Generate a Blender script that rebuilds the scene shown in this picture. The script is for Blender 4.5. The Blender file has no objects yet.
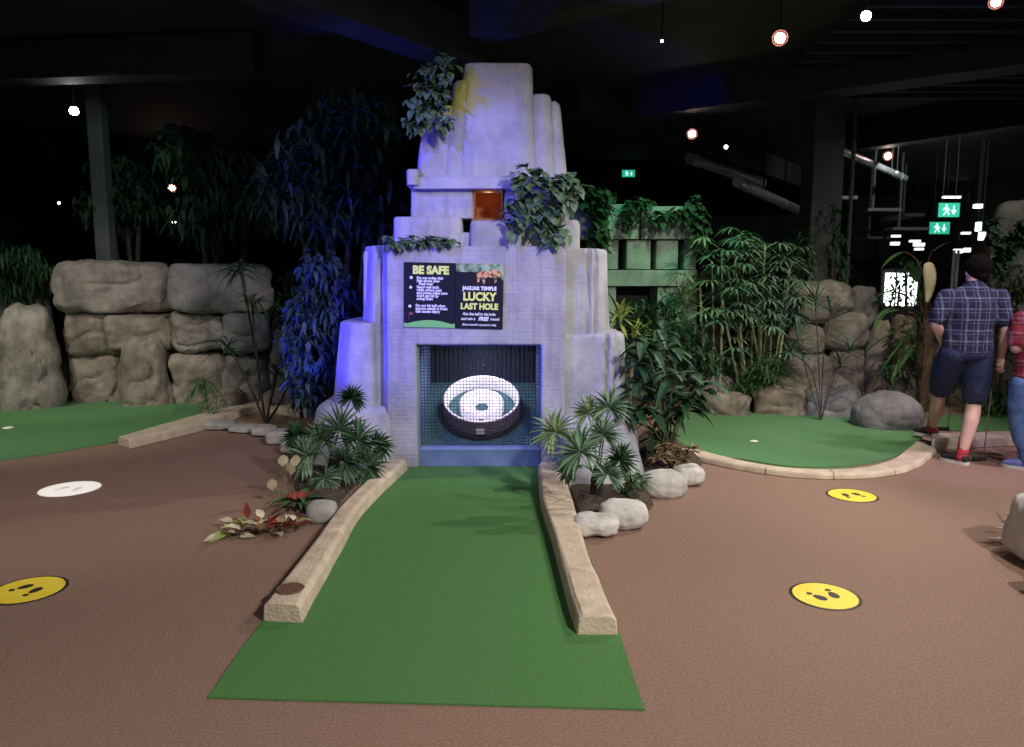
import bpy, bmesh, math, random
from mathutils import Vector, Matrix, noise
PI = math.pi
random.seed(7)
C = bpy.context.scene.collection
F = 740.0; CAMH = 1.5; PITCH = math.atan((373.5-280)/F)
cp, sp = math.cos(PITCH), math.sin(PITCH)
def ray(px, py):
    u = (px-512)/F; v = -(py-373.5)/F
    return Vector((u, cp+v*sp, -sp+v*cp))
def G(px, py, z=0.0):
    d = ray(px, py); t = (z-CAMH)/d.z
    return Vector((d.x*t, d.y*t, z))
def D(px, py, Y):
    d = ray(px, py); t = Y/d.y
    return Vector((d.x*t, Y, CAMH+d.z*t))
V = Vector
R = math.radians
# ---------------------------------------------------------------- materials
def mk(name):
    m = bpy.data.materials.new(name); m.use_nodes = True
    return m, m.node_tree.nodes, m.node_tree.links, m.node_tree.nodes['Principled BSDF']
def mat(name, col, rough=0.7, col2=None, scale=6, bump=0.0, bscale=30, metal=0.0, emit=None, es=0, spec=0.5, detail=6, lo=.35, hi=.65, ttype=None):
    m, n, l, b = mk(name)
    b.inputs['Base Color'].default_value = (*col, 1); b.inputs['Roughness'].default_value = rough
    b.inputs['Metallic'].default_value = metal; b.inputs['Specular IOR Level'].default_value = spec
    tc = n.new('ShaderNodeTexCoord')
    if col2:
        t = n.new('ShaderNodeTexNoise'); t.inputs['Scale'].default_value = scale; t.inputs['Detail'].default_value = detail
        l.new(tc.outputs['Object'], t.inputs['Vector'])
        r = n.new('ShaderNodeValToRGB'); r.color_ramp.elements[0].color = (*col, 1); r.color_ramp.elements[1].color = (*col2, 1)
        r.color_ramp.elements[0].position = lo; r.color_ramp.elements[1].position = hi
        l.new(t.outputs['Fac'], r.inputs['Fac']); l.new(r.outputs['Color'], b.inputs['Base Color'])
    if bump:
        t = n.new('ShaderNodeTexNoise'); t.inputs['Scale'].default_value = bscale; t.inputs['Detail'].default_value = 8
        l.new(tc.outputs['Object'], t.inputs['Vector'])
        bp = n.new('ShaderNodeBump'); bp.inputs['Strength'].default_value = bump; bp.inputs['Distance'].default_value = 0.03
        l.new(t.outputs['Fac'], bp.inputs['Height']); l.new(bp.outputs['Normal'], b.inputs['Normal'])
    if emit:
        b.inputs['Emission Color'].default_value = (*emit, 1); b.inputs['Emission Strength'].default_value = es
    return m
def stone_mat(name, col, col2, brick=False, tint_patch=None):
    m, n, l, b = mk(name); b.inputs['Roughness'].default_value = .85; b.inputs['Specular IOR Level'].default_value = .25
    tc = n.new('ShaderNodeTexCoord')
    t = n.new('ShaderNodeTexNoise'); t.inputs['Scale'].default_value = 3.2; t.inputs['Detail'].default_value = 9; t.inputs['Roughness'].default_value = .65
    l.new(tc.outputs['Object'], t.inputs['Vector'])
    r = n.new('ShaderNodeValToRGB'); r.color_ramp.elements[0].color = (*col, 1); r.color_ramp.elements[1].color = (*col2, 1)
    r.color_ramp.elements[0].position = .36; r.color_ramp.elements[1].position = .62
    l.new(t.outputs['Fac'], r.inputs['Fac'])
    last = r.outputs['Color']
    # faint vertical runs of grime
    mp = n.new('ShaderNodeMapping'); mp.inputs['Scale'].default_value = (9, 9, .7); l.new(tc.outputs['Object'], mp.inputs['Vector'])
    t2 = n.new('ShaderNodeTexNoise'); t2.inputs['Scale'].default_value = 1.6; t2.inputs['Detail'].default_value = 6; l.new(mp.outputs['Vector'], t2.inputs['Vector'])
    rr = n.new('ShaderNodeValToRGB'); rr.color_ramp.elements[0].position = .3; rr.color_ramp.elements[1].position = .5
    rr.color_ramp.elements[0].color = (.62, .62, .62, 1); rr.color_ramp.elements[1].color = (1, 1, 1, 1); l.new(t2.outputs['Fac'], rr.inputs['Fac'])
    mx = n.new('ShaderNodeMix'); mx.data_type = 'RGBA'; mx.blend_type = 'MULTIPLY'; mx.inputs[0].default_value = .55
    l.new(last, mx.inputs[6]); l.new(rr.outputs['Color'], mx.inputs[7]); last = mx.outputs[2]
    if tint_patch:
        (mxp, mr, mc) = tint_patch
        vd = n.new('ShaderNodeVectorMath'); vd.operation = 'DISTANCE'; l.new(tc.outputs['Object'], vd.inputs[0]); vd.inputs[1].default_value = mxp
        t3 = n.new('ShaderNodeTexNoise'); t3.inputs['Scale'].default_value = 7; l.new(tc.outputs['Object'], t3.inputs['Vector'])
        ad = n.new('ShaderNodeMath'); ad.operation = 'MULTIPLY_ADD'; l.new(t3.outputs['Fac'], ad.inputs[0]); ad.inputs[1].default_value = .5; l.new(vd.outputs['Value'], ad.inputs[2])
        mr_ = n.new('ShaderNodeMapRange'); mr_.inputs['From Min'].default_value = mr+.25; mr_.inputs['From Max'].default_value = mr+.13
        l.new(ad.outputs[0], mr_.inputs['Value'])
        m2 = n.new('ShaderNodeMix'); m2.data_type = 'RGBA'; l.new(mr_.outputs['Result'], m2.inputs[0]); l.new(last, m2.inputs[6]); m2.inputs[7].default_value = (*mc, 1); last = m2.outputs[2]
    l.new(last, b.inputs['Base Color'])
    bt = n.new('ShaderNodeTexNoise'); bt.inputs['Scale'].default_value = 22; bt.inputs['Detail'].default_value = 9; l.new(tc.outputs['Object'], bt.inputs['Vector'])
    bp = n.new('ShaderNodeBump'); bp.inputs['Strength'].default_value = .45; bp.inputs['Distance'].default_value = .02
    l.new(bt.outputs['Fac'], bp.inputs['Height']); out = bp
    if brick:
        cb = n.new('ShaderNodeSeparateXYZ'); l.new(tc.outputs['Object'], cb.inputs[0])
        cx = n.new('ShaderNodeCombineXYZ'); l.new(cb.outputs['X'], cx.inputs['X']); l.new(cb.outputs['Z'], cx.inputs['Y'])
        br = n.new('ShaderNodeTexBrick'); br.inputs['Scale'].default_value = 1; br.inputs['Brick Width'].default_value = .8; br.inputs['Row Height'].default_value = .033
        br.inputs['Mortar Size'].default_value = .0045; br.inputs['Mortar Smooth'].default_value = .6
        l.new(cx.outputs[0], br.inputs['Vector'])
        b2 = n.new('ShaderNodeBump'); b2.inputs['Strength'].default_value = .3; b2.inputs['Distance'].default_value = .012; b2.invert = True
        l.new(br.outputs['Fac'], b2.inputs['Height']); l.new(bp.outputs['Normal'], b2.inputs['Normal']); out = b2
    l.new(out.outputs['Normal'], b.inputs['Normal'])
    return m
def plaid(name, base, c1, c2, px, pz):
    m, n, l, b = mk(name); b.inputs['Roughness'].default_value = .9
    tc = n.new('ShaderNodeTexCoord'); s = n.new('ShaderNodeSeparateXYZ'); l.new(tc.outputs['Object'], s.inputs[0])
    last = None; prev = None
    def stripe(out, period, off, w, col, prevcol):
        a = n.new('ShaderNodeMath'); a.operation = 'MULTIPLY_ADD'; l.new(out, a.inputs[0]); a.inputs[1].default_value = 1/period; a.inputs[2].default_value = off+50
        f = n.new('ShaderNodeMath'); f.operation = 'FRACT'; l.new(a.outputs[0], f.inputs[0])
        c = n.new('ShaderNodeMath'); c.operation = 'LESS_THAN'; l.new(f.outputs[0], c.inputs[0]); c.inputs[1].default_value = w
        k = n.new('ShaderNodeMath'); k.operation = 'MULTIPLY'; l.new(c.outputs[0], k.inputs[0]); k.inputs[1].default_value = .38
        mx = n.new('ShaderNodeMix'); mx.data_type = 'RGBA'; l.new(k.outputs[0], mx.inputs[0]); mx.inputs[7].default_value = (*col, 1)
        if prevcol is None: mx.inputs[6].default_value = (*base, 1)
        else: l.new(prevcol, mx.inputs[6])
        return mx.outputs[2]
    c = stripe(s.outputs['X'], px, 0, .16, c1, None); c = stripe(s.outputs['Z'], pz, .1, .16, c1, c)
    c = stripe(s.outputs['X'], px, .45, .3, c2, c); c = stripe(s.outputs['Z'], pz, .5, .3, c2, c)
    c = stripe(s.outputs['X'], px, .3, .05, c1, c); c = stripe(s.outputs['Z'], pz, .35, .05, c1, c)
    l.new(c, b.inputs['Base Color'])
    return m
def leafmat_(name, c, c2): return mat(name, c, .5, c2, 9, spec=.3)
M = {}
M['carpet'] = mat('brown_carpet', (.25, .160, .120), .97, (.38, .245, .19), 90, bump=.5, bscale=260, spec=.1, lo=.3, hi=.7)
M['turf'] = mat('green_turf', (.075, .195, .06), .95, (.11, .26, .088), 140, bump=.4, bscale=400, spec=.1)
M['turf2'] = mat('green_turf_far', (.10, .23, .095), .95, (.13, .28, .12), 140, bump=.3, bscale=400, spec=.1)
M['kerb'] = mat('cast_stone_kerb', (.52, .42, .31), .85, (.66, .55, .42), 9, bump=.35, bscale=60, spec=.2)
M['kerb_grey'] = mat('grey_kerb', (.34, .29, .24), .85, (.48, .42, .34), 6, bump=.35, bscale=50, spec=.2)
pale = (.31, .31, .335); pale2 = (.45, .45, .47)
M['temple'] = stone_mat('temple_stone', pale, pale2)
M['temple_brick'] = stone_mat('temple_brick_face', (.31, .31, .33), (.43, .43, .455), brick=True)
mpos = D(461, 92, 6.0)
M['crown'] = stone_mat('crown_stone', pale, pale2, tint_patch=(tuple(mpos), .24, (.42, .40, .12)))  # yellowish patch with a noisy edge on the crown
M['rock'] = stone_mat('boulder_stone', (.16, .145, .125), (.33, .30, .26))
M['rock_brown'] = stone_mat('boulder_brown_stone', (.14, .115, .09), (.31, .26, .21))
M['rock_grey'] = stone_mat('boulder_grey_stone', (.15, .15, .145), (.27, .26, .25))
M['white_stone'] = stone_mat('white_border_stone', (.46, .44, .40), (.68, .66, .62))
M['pale_stone'] = stone_mat('pale_border_stone', (.28, .27, .26), (.46, .44, .42))
M['ruin'] = stone_mat('ruin_stone', (.24, .30, .25), (.34, .42, .35))
M['dark'] = mat('black_paint', (.012, .012, .014), .6)
M['ceil'] = mat('ceiling_black', (.022, .024, .028), .8, (.03, .032, .036), 2)
M['wall'] = mat('wall_black', (.012, .014, .014), .9, (.02, .022, .02), 2)
M['beam'] = mat('beam_dark_grey', (.022, .024, .026), .7, (.032, .035, .038), 3)
M['duct'] = mat('galvanised_duct', (.6, .62, .65), .35, metal=.3)
M['pillar'] = mat('pillar_paint', (.07, .08, .075), .8, (.10, .11, .105), 3)
M['bluelitpaint'] = mat('blue_lit_grey_board', (.13, .20, .36), .55, (.18, .26, .43), 5)  # grey-blue paint with the blue flood's light added to its colour
M['slate'] = mat('slate_board', (.022, .034, .065), .7, (.032, .046, .085), 5)
M['teal'] = mat('teal_felt', (.05, .13, .16), .8, (.07, .17, .20), 30)
M['whiteplastic'] = mat('white_plastic', (.9, .85, .9), .35)
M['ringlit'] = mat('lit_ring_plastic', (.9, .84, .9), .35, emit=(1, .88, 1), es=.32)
M['treebluelit'] = leafmat_('tree_blue_lit', (.010, .024, .022), (.026, .05, .05))  # blue light on the tree put into its leaf colour
M['bluelitleaf'] = leafmat_('blue_lit_leaf', (.018, .036, .045), (.045, .08, .10))  # blue light on the bush put into its leaf colour
M['treeleaf'] = leafmat_('shaded_tree_leaf', (.016, .038, .022), (.04, .08, .045))  # dimness around the left trees put into the leaf colour
M['blackrubber'] = mat('black_rubber', (.015, .014, .016), .5)
M['cupshade'] = mat('shaded_cup_side', (.16, .12, .14), .5)  # shadow on the ring's outside put into its colour
M['wire'] = mat('wire_metal', (.012, .014, .022), .6, metal=.0)
M['sign'] = mat('sign_navy', (.008, .010, .022), .5, spec=.2)
M['signyellow'] = mat('sign_yellow_ink', (.78, .86, .22), .5)
M['signwhite'] = mat('sign_white_ink', (.82, .82, .88), .5)
M['signgreen'] = mat('sign_green_ink', (.20, .55, .16), .5)
M['signleaf'] = mat('sign_leaf_print', (.05, .12, .05), .5, (.35, .5, .3), 22)
M['jag'] = mat('orange_coat_print', (.72, .36, .16), .5, (.10, .05, .03), 38, lo=.52, hi=.56)
M['pink'] = mat('pink_print', (.35, .05, .12), .5)
M['niche'] = mat('niche_brown', (.24, .075, .02), .7, (.36, .13, .04), 8)
M['yellow'] = mat('sticker_yellow', (.90, .68, .04), .5, (.95, .74, .07), 12)
M['stickwhite'] = mat('sticker_white', (.95, .92, .87), .5, (.97, .95, .91), 12)
M['stickfaint'] = mat('sticker_faint_print', (.62, .56, .48), .5)
M['stickblack'] = mat('sticker_black', (.03, .02, .015), .6)
M['bronze'] = mat('brown_plaque', (.11, .05, .03), .6, (.2, .1, .06), 60, bump=.4, bscale=90)
M['soil'] = mat('soil_mulch', (.035, .022, .015), .95, (.10, .07, .045), 25, bump=.9, bscale=40)
def leafmat(name, c, c2, rough=.55, sc=9): return mat(name, c, rough, c2, sc, spec=.3)
M['leaf'] = leafmat('leaf_green', (.035, .09, .03), (.08, .17, .06))
M['leafdark'] = leafmat('leaf_dark_green', (.018, .05, .022), (.04, .10, .04))
M['fan'] = leafmat('fan_palm_green', (.085, .17, .10), (.19, .30, .19))
M['fandark'] = leafmat('fan_palm_dark', (.035, .085, .045), (.08, .15, .08))
M['fanlight'] = leafmat('fan_palm_pale', (.16, .26, .12), (.34, .42, .24))
M['lime'] = leafmat('lime_leaf', (.16, .26, .05), (.38, .46, .14))
M['ivy'] = leafmat('ivy_green', (.035, .085, .04), (.15, .23, .13), sc=22)
M['red'] = leafmat('red_leaf', (.16, .02, .015), (.36, .07, .05))
M['cream'] = leafmat('cream_leaf', (.5, .42, .30), (.66, .58, .42))
M['dry'] = leafmat('dry_leaf', (.16, .10, .04), (.34, .26, .13))
M['stem'] = mat('plant_stem', (.10, .085, .05), .8, (.17, .15, .08), 12)
M['cane'] = mat('bamboo_cane', (.30, .33, .18), .6, (.44, .44, .28), 8)
M['husk'] = mat('red_brown_husk', (.06, .03, .02), .8, (.15, .09, .05), 14)
M['bark'] = mat('bark_dark', (.035, .028, .02), .9, (.08, .065, .05), 12, bump=.6, bscale=25)
M['skin'] = mat('skin', (.62, .38, .33), .55, (.66, .42, .35), 7)
M['hair'] = mat('dark_hair', (.004, .003, .003), .9, (.009, .007, .006), 60, bump=.8, bscale=90, spec=.08)
M['navy'] = mat('navy_twill', (.009, .014, .05), .9, (.013, .020, .065), 18)
M['denim'] = mat('blue_denim', (.06, .12, .30), .9, (.10, .18, .40), 14)
M['shoe'] = mat('black_canvas', (.02, .018, .022), .8)
M['sole'] = mat('white_rubber_sole', (.6, .58, .58), .6)
M['blueshoe'] = mat('lilac_blue_canvas', (.16, .18, .55), .8, (.22, .24, .62), 20)
M['shirt'] = plaid('blue_plaid', (.005, .007, .030), (.19, .21, .34), (.014, .009, .045), .085, .085)
M['redshirt'] = plaid('red_plaid', (.20, .014, .024), (.42, .22, .24), (.02, .01, .03), .11, .11)
M['steel'] = mat('club_steel', (.25, .25, .27), .35, metal=.8)
def sock_mat():
    m, n, l, b = mk('red_striped_sock'); tc = n.new('ShaderNodeTexCoord'); s = n.new('ShaderNodeSeparateXYZ'); l.new(tc.outputs['Object'], s.inputs[0])
    a = n.new('ShaderNodeMath'); a.operation = 'MULTIPLY'; l.new(s.outputs['Z'], a.inputs[0]); a.inputs[1].default_value = 1/.042
    f = n.new('ShaderNodeMath'); f.operation = 'FRACT'; l.new(a.outputs[0], f.inputs[0])
    c = n.new('ShaderNodeMath'); c.operation = 'LESS_THAN'; l.new(f.outputs[0], c.inputs[0]); c.inputs[1].default_value = .3
    mx = n.new('ShaderNodeMix'); mx.data_type = 'RGBA'; l.new(c.outputs[0], mx.inputs[0]); mx.inputs[6].default_value = (.55, .03, .05, 1); mx.inputs[7].default_value = (.12, .04, .10, 1)
    l.new(mx.outputs[2], b.inputs['Base Color']); b.inputs['Roughness'].default_value = .9
    return m
M['sock'] = sock_mat()
# ---------------------------------------------------------------- mesh builder
class MB:
    def __init__(s): s.v = []; s.f = []
    def add(s, vs, fs):
        o = len(s.v); s.v += [tuple(x) for x in vs]; s.f += [tuple(i+o for i in f) for f in fs]
    def box(s, a, b, mtx=None):
        (x0, y0, z0), (x1, y1, z1) = a, b
        vs = [V(p) for p in ((x0,y0,z0),(x1,y0,z0),(x1,y1,z0),(x0,y1,z0),(x0,y0,z1),(x1,y0,z1),(x1,y1,z1),(x0,y1,z1))]
        if mtx: vs = [mtx @ p for p in vs]
        s.add(vs, [(0,3,2,1),(4,5,6,7),(0,1,5,4),(1,2,6,5),(2,3,7,6),(3,0,4,7)])
    def tube(s, pts, rad, n=8, ry=None, ref=None):
        pts = [V(p) for p in pts]; k = len(pts)
        rad = rad if isinstance(rad, (list, tuple)) else [rad]*k
        ry = ry or rad
        vs = []; fs = []; ref = V(ref) if ref else None; prev = None
        for i in range(k):
            t = (pts[min(i+1, k-1)]-pts[max(i-1, 0)]).normalized()
            if ref is not None: a = (ref - t*ref.dot(t)).normalized()
            elif prev is None:
                a = t.orthogonal().normalized()
            else: a = (prev - t*prev.dot(t)).normalized()
            prev = a; b = t.cross(a)
            for j in range(n):
                th = 2*PI*j/n; vs.append(pts[i]+a*math.cos(th)*rad[i]+b*math.sin(th)*ry[i])
        for i in range(k-1):
            for j in range(n):
                j2 = (j+1) % n; fs.append((i*n+j, i*n+j2, (i+1)*n+j2, (i+1)*n+j))
        fs.append(tuple(range(n-1, -1, -1))); fs.append(tuple((k-1)*n+j for j in range(n)))
        s.add(vs, fs)
    def ball(s, c, r, n=12, m=8, mtx=None):
        c = V(c); r = V(r) if not isinstance(r, (int, float)) else V((r, r, r)); vs = [c+V((0, 0, r.z))]; fs = []
        for i in range(1, m):
            a = PI*i/m
            for j in range(n):
                th = 2*PI*j/n; vs.append(c+V((r.x*math.sin(a)*math.cos(th), r.y*math.sin(a)*math.sin(th), r.z*math.cos(a))))
        vs.append(c-V((0, 0, r.z)))
        if mtx: vs = [c+mtx @ (p-c) for p in vs]
        for j in range(n): fs.append((0, 1+j, 1+(j+1) % n))
        for i in range(m-2):
            for j in range(n):
                a = 1+i*n+j; b = 1+i*n+(j+1) % n; fs.append((a, a+n, b+n, b))
        e = len(vs)-1; o = 1+(m-2)*n
        for j in range(n): fs.append((o+j, e, o+(j+1) % n))
        s.add(vs, fs)
    def lathe(s, prof, n=48, mtx=None, loc=(0, 0, 0)):
        vs = []; fs = []; k = len(prof)
        for (r, z) in prof:
            for j in range(n):
                th = 2*PI*j/n; p = V((r*math.cos(th), r*math.sin(th), z)); p = (mtx @ p if mtx else p)+V(loc); vs.append(p)
        for i in range(k-1):
            for j in range(n):
                j2 = (j+1) % n; fs.append((i*n+j, i*n+j2, (i+1)*n+j2, (i+1)*n+j))
        s.add(vs, fs)
    def poly(s, pts, z0, z1):   # extruded polygon from xy pts
        n = len(pts); vs = [(p[0], p[1], z0) for p in pts]+[(p[0], p[1], z1) for p in pts]
        fs = [tuple(range(n-1, -1, -1)), tuple(range(n, 2*n))]+[(i, (i+1) % n, n+(i+1) % n, n+i) for i in range(n)]
        s.add(vs, fs)
    def slab(s, pts, y0, y1):   # extruded polygon from xz pts, facing -Y
        n = len(pts); vs = [(p[0], y0, p[1]) for p in pts]+[(p[0], y1, p[1]) for p in pts]
        fs = [tuple(range(n)), tuple(range(2*n-1, n-1, -1))]+[((i+1) % n, i, n+i, n+(i+1) % n) for i in range(n)]
        s.add(vs, fs)
    def leaf(s, p, d, L, W, droop=.3, n=5, fold=.25, wide=.45, roll=0):
        p = V(p); d = V(d).normalized(); pts = []
        for i in range(n+1):
            t = i/n; pts.append(p+d*(L*t)+V((0, 0, -1))*(droop*L*t*t))
        vs = []; fs = []
        sd0 = d.cross(V((0, 0, 1)))
        if sd0.length < .15: sd0 = d.cross(V((random.uniform(-1, 1), random.uniform(-1, 1), .1)))
        sd0.normalize()
        if roll: sd0 = Matrix.Rotation(roll, 3, d) @ sd0
        for i in range(n):
            t = i/n; tn = (pts[i+1]-pts[i]).normalized(); sd = (sd0-tn*sd0.dot(tn)).normalized(); up = sd.cross(tn)
            w = W*.5*(max(.10, math.sin(PI*min(1, (t**(.7 if wide < .5 else 1.1))))) if t > 0 else .12)
            vs += [pts[i]-sd*w+up*w*fold, pts[i], pts[i]+sd*w+up*w*fold]
        vs.append(pts[n])
        for i in range(n-1):
            a = 3*i; fs += [(a, a+1, a+4, a+3), (a+1, a+2, a+5, a+4)]
        a = 3*(n-1); fs += [(a, a+1, a+3), (a+1, a+2, a+3)]
        s.add(vs, fs)
    def fan(s, c, nrm, up, r, n=20, spread=300, W=.03, droop=.12):
        c = V(c); nrm = V(nrm).normalized(); up = V(up); up = (up-nrm*up.dot(nrm)).normalized(); sd = up.cross(nrm)
        for i in range(n):
            a = R(-spread/2+spread*i/(n-1)+random.uniform(-3, 3)); d = up*math.cos(a)+sd*math.sin(a)+nrm*.22
            s.leaf(c, d, r*random.uniform(.88, 1.06)*(1-.12*abs(a)/PI), W, droop*random.uniform(.5, 1.5), 4, .5, roll=random.uniform(-.4, .4))
    def frond(s, pts, LL, W, n=22, droop=.35, r=.006):   # feather frond along a curve
        cs = catmull(pts, 6); s.tube(cs, [r*(1-.7*i/(len(cs)-1)) for i in range(len(cs))], 4)
        for i in range(n):
            t = .15+.85*i/(n-1); q = t*(len(cs)-1); k = min(int(q), len(cs)-2); p = cs[k].lerp(cs[k+1], q-k); tn = (cs[k+1]-cs[k]).normalized()
            sd = tn.cross(V((0, 0, 1)));
            if sd.length < .1: sd = V((1, 0, 0))
            sd.normalize(); l = LL*(math.sin(PI*(.12+.8*t)))
            for sg in (-1, 1): s.leaf(p, sd*sg+tn*.7+V((0, 0, random.uniform(-.1, .2))), l, W, droop, 3, .3)
    def build(s, name, m, parent=None, smooth=True):
        me = bpy.data.meshes.new(name); me.from_pydata(s.v, [], s.f); me.update()
        o = bpy.data.objects.new(name, me); C.objects.link(o); me.materials.append(m)
        if smooth:
            me.polygons.foreach_set('use_smooth', [True]*len(me.polygons))
            try: me.set_sharp_from_angle(angle=R(38))
            except Exception: pass
        if parent:
            o.parent = parent; o.matrix_parent_inverse = Matrix.Translation(-parent.location)
        return o
def catmull(P, k=8):
    P = [V(p) for p in P]; out = []
    for i in range(len(P)-1):
        p0 = P[max(i-1, 0)]; p1 = P[i]; p2 = P[i+1]; p3 = P[min(i+2, len(P)-1)]
        for j in range(k):
            t = j/k; out.append(.5*((2*p1)+(p2-p0)*t+(2*p0-5*p1+4*p2-p3)*t*t+(3*p1-p0-3*p2+p3)*t**3))
    out.append(P[-1]); return out
def tag(o, label, cat, group=None):
    o['label'] = label; o['category'] = cat
    if group: o['group'] = group
    return o
def empty(name, loc, label, cat, group=None):
    o = bpy.data.objects.new(name, None); C.objects.link(o); o.location = loc; o.empty_display_size = .1
    return tag(o, label, cat, group)
def struct(o): o['kind'] = 'structure'; return o
def bevel(o, w=.01, seg=2):
    b = o.modifiers.new('b', 'BEVEL'); b.width = w; b.segments = seg; b.limit_method = 'ANGLE'; b.angle_limit = R(40); return o
def bake(o):
    dg = bpy.context.evaluated_depsgraph_get(); dg.update(); me = bpy.data.meshes.new_from_object(o.evaluated_get(dg)); o.modifiers.clear(); o.data = me; return o
def remesh(o, vox=.008, smooth=4):
    r = o.modifiers.new('r', 'REMESH'); r.mode = 'VOXEL'; r.voxel_size = vox; r.use_smooth_shade = True
    s = o.modifiers.new('s', 'SMOOTH'); s.factor = .5; s.iterations = smooth
    return bake(o)
def rough(o, amp=.01, sc=6):
    me = o.data
    for v in me.vertices:
        nn = v.normal; v.co = v.co+nn*amp*noise.fractal(v.co*sc, 1, 2, 4)
    me.update(); return o
def text(s, size, p, m, parent, name='lettering', off=.0, align='CENTER', ext=.0008, roty=0, shear=0, wscale=1.0):
    cu = bpy.data.curves.new(name, 'FONT'); cu.body = s; cu.size = size; cu.offset = off; cu.extrude = ext; cu.align_x = align; cu.shear = shear; cu.resolution_u = 3
    t = bpy.data.objects.new(name, cu); C.objects.link(t); bpy.context.view_layer.update()
    me = bpy.data.meshes.new_from_object(t.evaluated_get(bpy.context.evaluated_depsgraph_get())); bpy.data.objects.remove(t)
    me.transform(Matrix.Translation(p) @ Matrix.Rotation(roty, 4, 'Y') @ Matrix.Rotation(PI/2, 4, 'X') @ Matrix.Diagonal((wscale, 1, 1, 1)))
    me.materials.clear(); me.materials.append(m); o = bpy.data.objects.new(name, me); C.objects.link(o)
    if parent: o.parent = parent; o.matrix_parent_inverse = Matrix.Translation(-parent.location)
    return o
# ---------------------------------------------------------------- rocks
def rock_mb(c, s, k=3.2, seed=0, amp=.06, sub=4, crack=0.0, taper=0.0):
    """c centre of base, s full sizes"""
    bm = bmesh.new(); bmesh.ops.create_icosphere(bm, subdivisions=sub, radius=1); off = V((seed*3.7, seed*1.3, seed*7.1)); vs = []
    for v in bm.verts:
        p = v.co; q = (abs(p.x)**k+abs(p.y)**k+abs(p.z)**k)**(1/k); p = p/q
        w = V((p.x*s[0]/2, p.y*s[1]/2, p.z*s[2]/2)); n = v.co.normalized()
        q2 = V((w.x, w.y, w.z*1.35)); d = noise.fractal(q2*2.6+off, .8, 2, 6)*amp*1.0+noise.noise(w*1.1+off)*amp*.9
        rd = 1-abs(noise.noise(q2*1.7+off*2)); d -= crack*max(0, rd-.90)*9
        ce = noise.voronoi(q2*2.4+off)[0]; d += (ce[1]-ce[0])*amp*.35
        w = w+n*d
        tf = 1-taper*(.5+p.z*.5); w.x *= tf
        vs.append(V(c)+w+V((0, 0, s[2]/2)))
    zmin = max(c[2], 0.0); vs = [V((v.x, v.y, max(v.z, zmin-.005))) for v in vs]
    fs = [tuple(l.vert.index for l in f.loops) for f in bm.faces]; bm.free()
    m = MB(); m.add(vs, fs); return m
def rock(name, px, Y, depth, label, group=None, m='rock', k=4.6, amp=.05, sub=5, crack=.035, z0=None, cat='rock', taper=0.0):
    x0, y0, x1, y1 = px; xm = (x0+x1)/2; a = D(xm, y1, Y); b = D(xm, y0, Y+depth*.25); z = a.z if z0 is None else z0
    th = math.atan2(a.x, Y); dist = math.hypot(a.x, Y); w = abs(D(x1, y1, Y).x-D(x0, y1, Y).x)*math.cos(th)
    c = V((a.x+math.sin(th)*depth/2, Y+math.cos(th)*depth/2, max(z, 0)))
    hh = b.z-max(z, 0); bz = -.35*hh if z0 == 0 else 0
    rm = rock_mb((0, 0, bz), (w*1.07, depth, hh-bz), k, seed=int(x0+y0*3), amp=amp, sub=sub, crack=crack, taper=taper)
    mt = Matrix.Translation(c) @ Matrix.Rotation(-th, 4, 'Z'); rm.v = [tuple(mt @ V(v)) for v in rm.v]
    o = rm.build(name, M[m])
    return tag(o, label, cat, group)
# ---------------------------------------------------------------- setting
fl = MB(); fl.box((-11, -3, -.05), (13, 24, 0)); struct(fl.build('floor', M['carpet'], smooth=False))
CE = 4.15
c_ = MB(); c_.box((-11, -3, CE), (13, 24, CE+.05)); struct(c_.build('ceiling', M['ceil'], smooth=False))
w_ = MB(); w_.box((-11, 24, 0), (13, 24.1, CE)); struct(w_.build('wall_back', M['wall'], smooth=False))
w_ = MB(); w_.box((-11.1, -3, 0), (-11, 24, CE)); struct(w_.build('wall_left', M['wall'], smooth=False))
w_ = MB(); w_.box((13, -3, 0), (13.1, 24, CE)); struct(w_.build('wall_right', M['wall'], smooth=False))
def bar(name, A, B, w, h, m, z=None):
    A = V(A); B = V(B); d = (B-A); L = d.length; ang = math.atan2(d.y, d.x)
    mb = MB(); mtx = Matrix.Translation(A) @ Matrix.Rotation(ang, 4, 'Z'); mb.box((0, -w/2, 0), (L, w/2, h), mtx); return mb.build(name, m, smooth=False)
n_trim = 0
for (p1, p2, z, w, h) in [((175, -30), (470, 70), 3.6, .35, .4), ((570, 112), (850, 205), 3.7, .3, .45), ((640, 120), (1090, 60), 3.75, .45, .4), ((810, 158), (1080, 118), 3.7, .3, .4), ((-60, 85), (260, 75), 3.7, .3, .4), ((480, 40), (720, -20), 3.7, .3, .4)]:
    A = G(*p1, z); B = G(*p2, z); n_trim += 1
    struct(bar('trim_%d' % n_trim, A, B, w, h, M['beam']))
# slatted acoustic strips under the ceiling at upper right
for i in range(14):
    o = MB(); y = 6.0+i*.34; o.box((3.2, y, 3.95), (9.5, y+.07, 4.04)); n_trim += 1; struct(o.build('trim_%d' % n_trim, M['ceil'], smooth=False))
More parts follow.
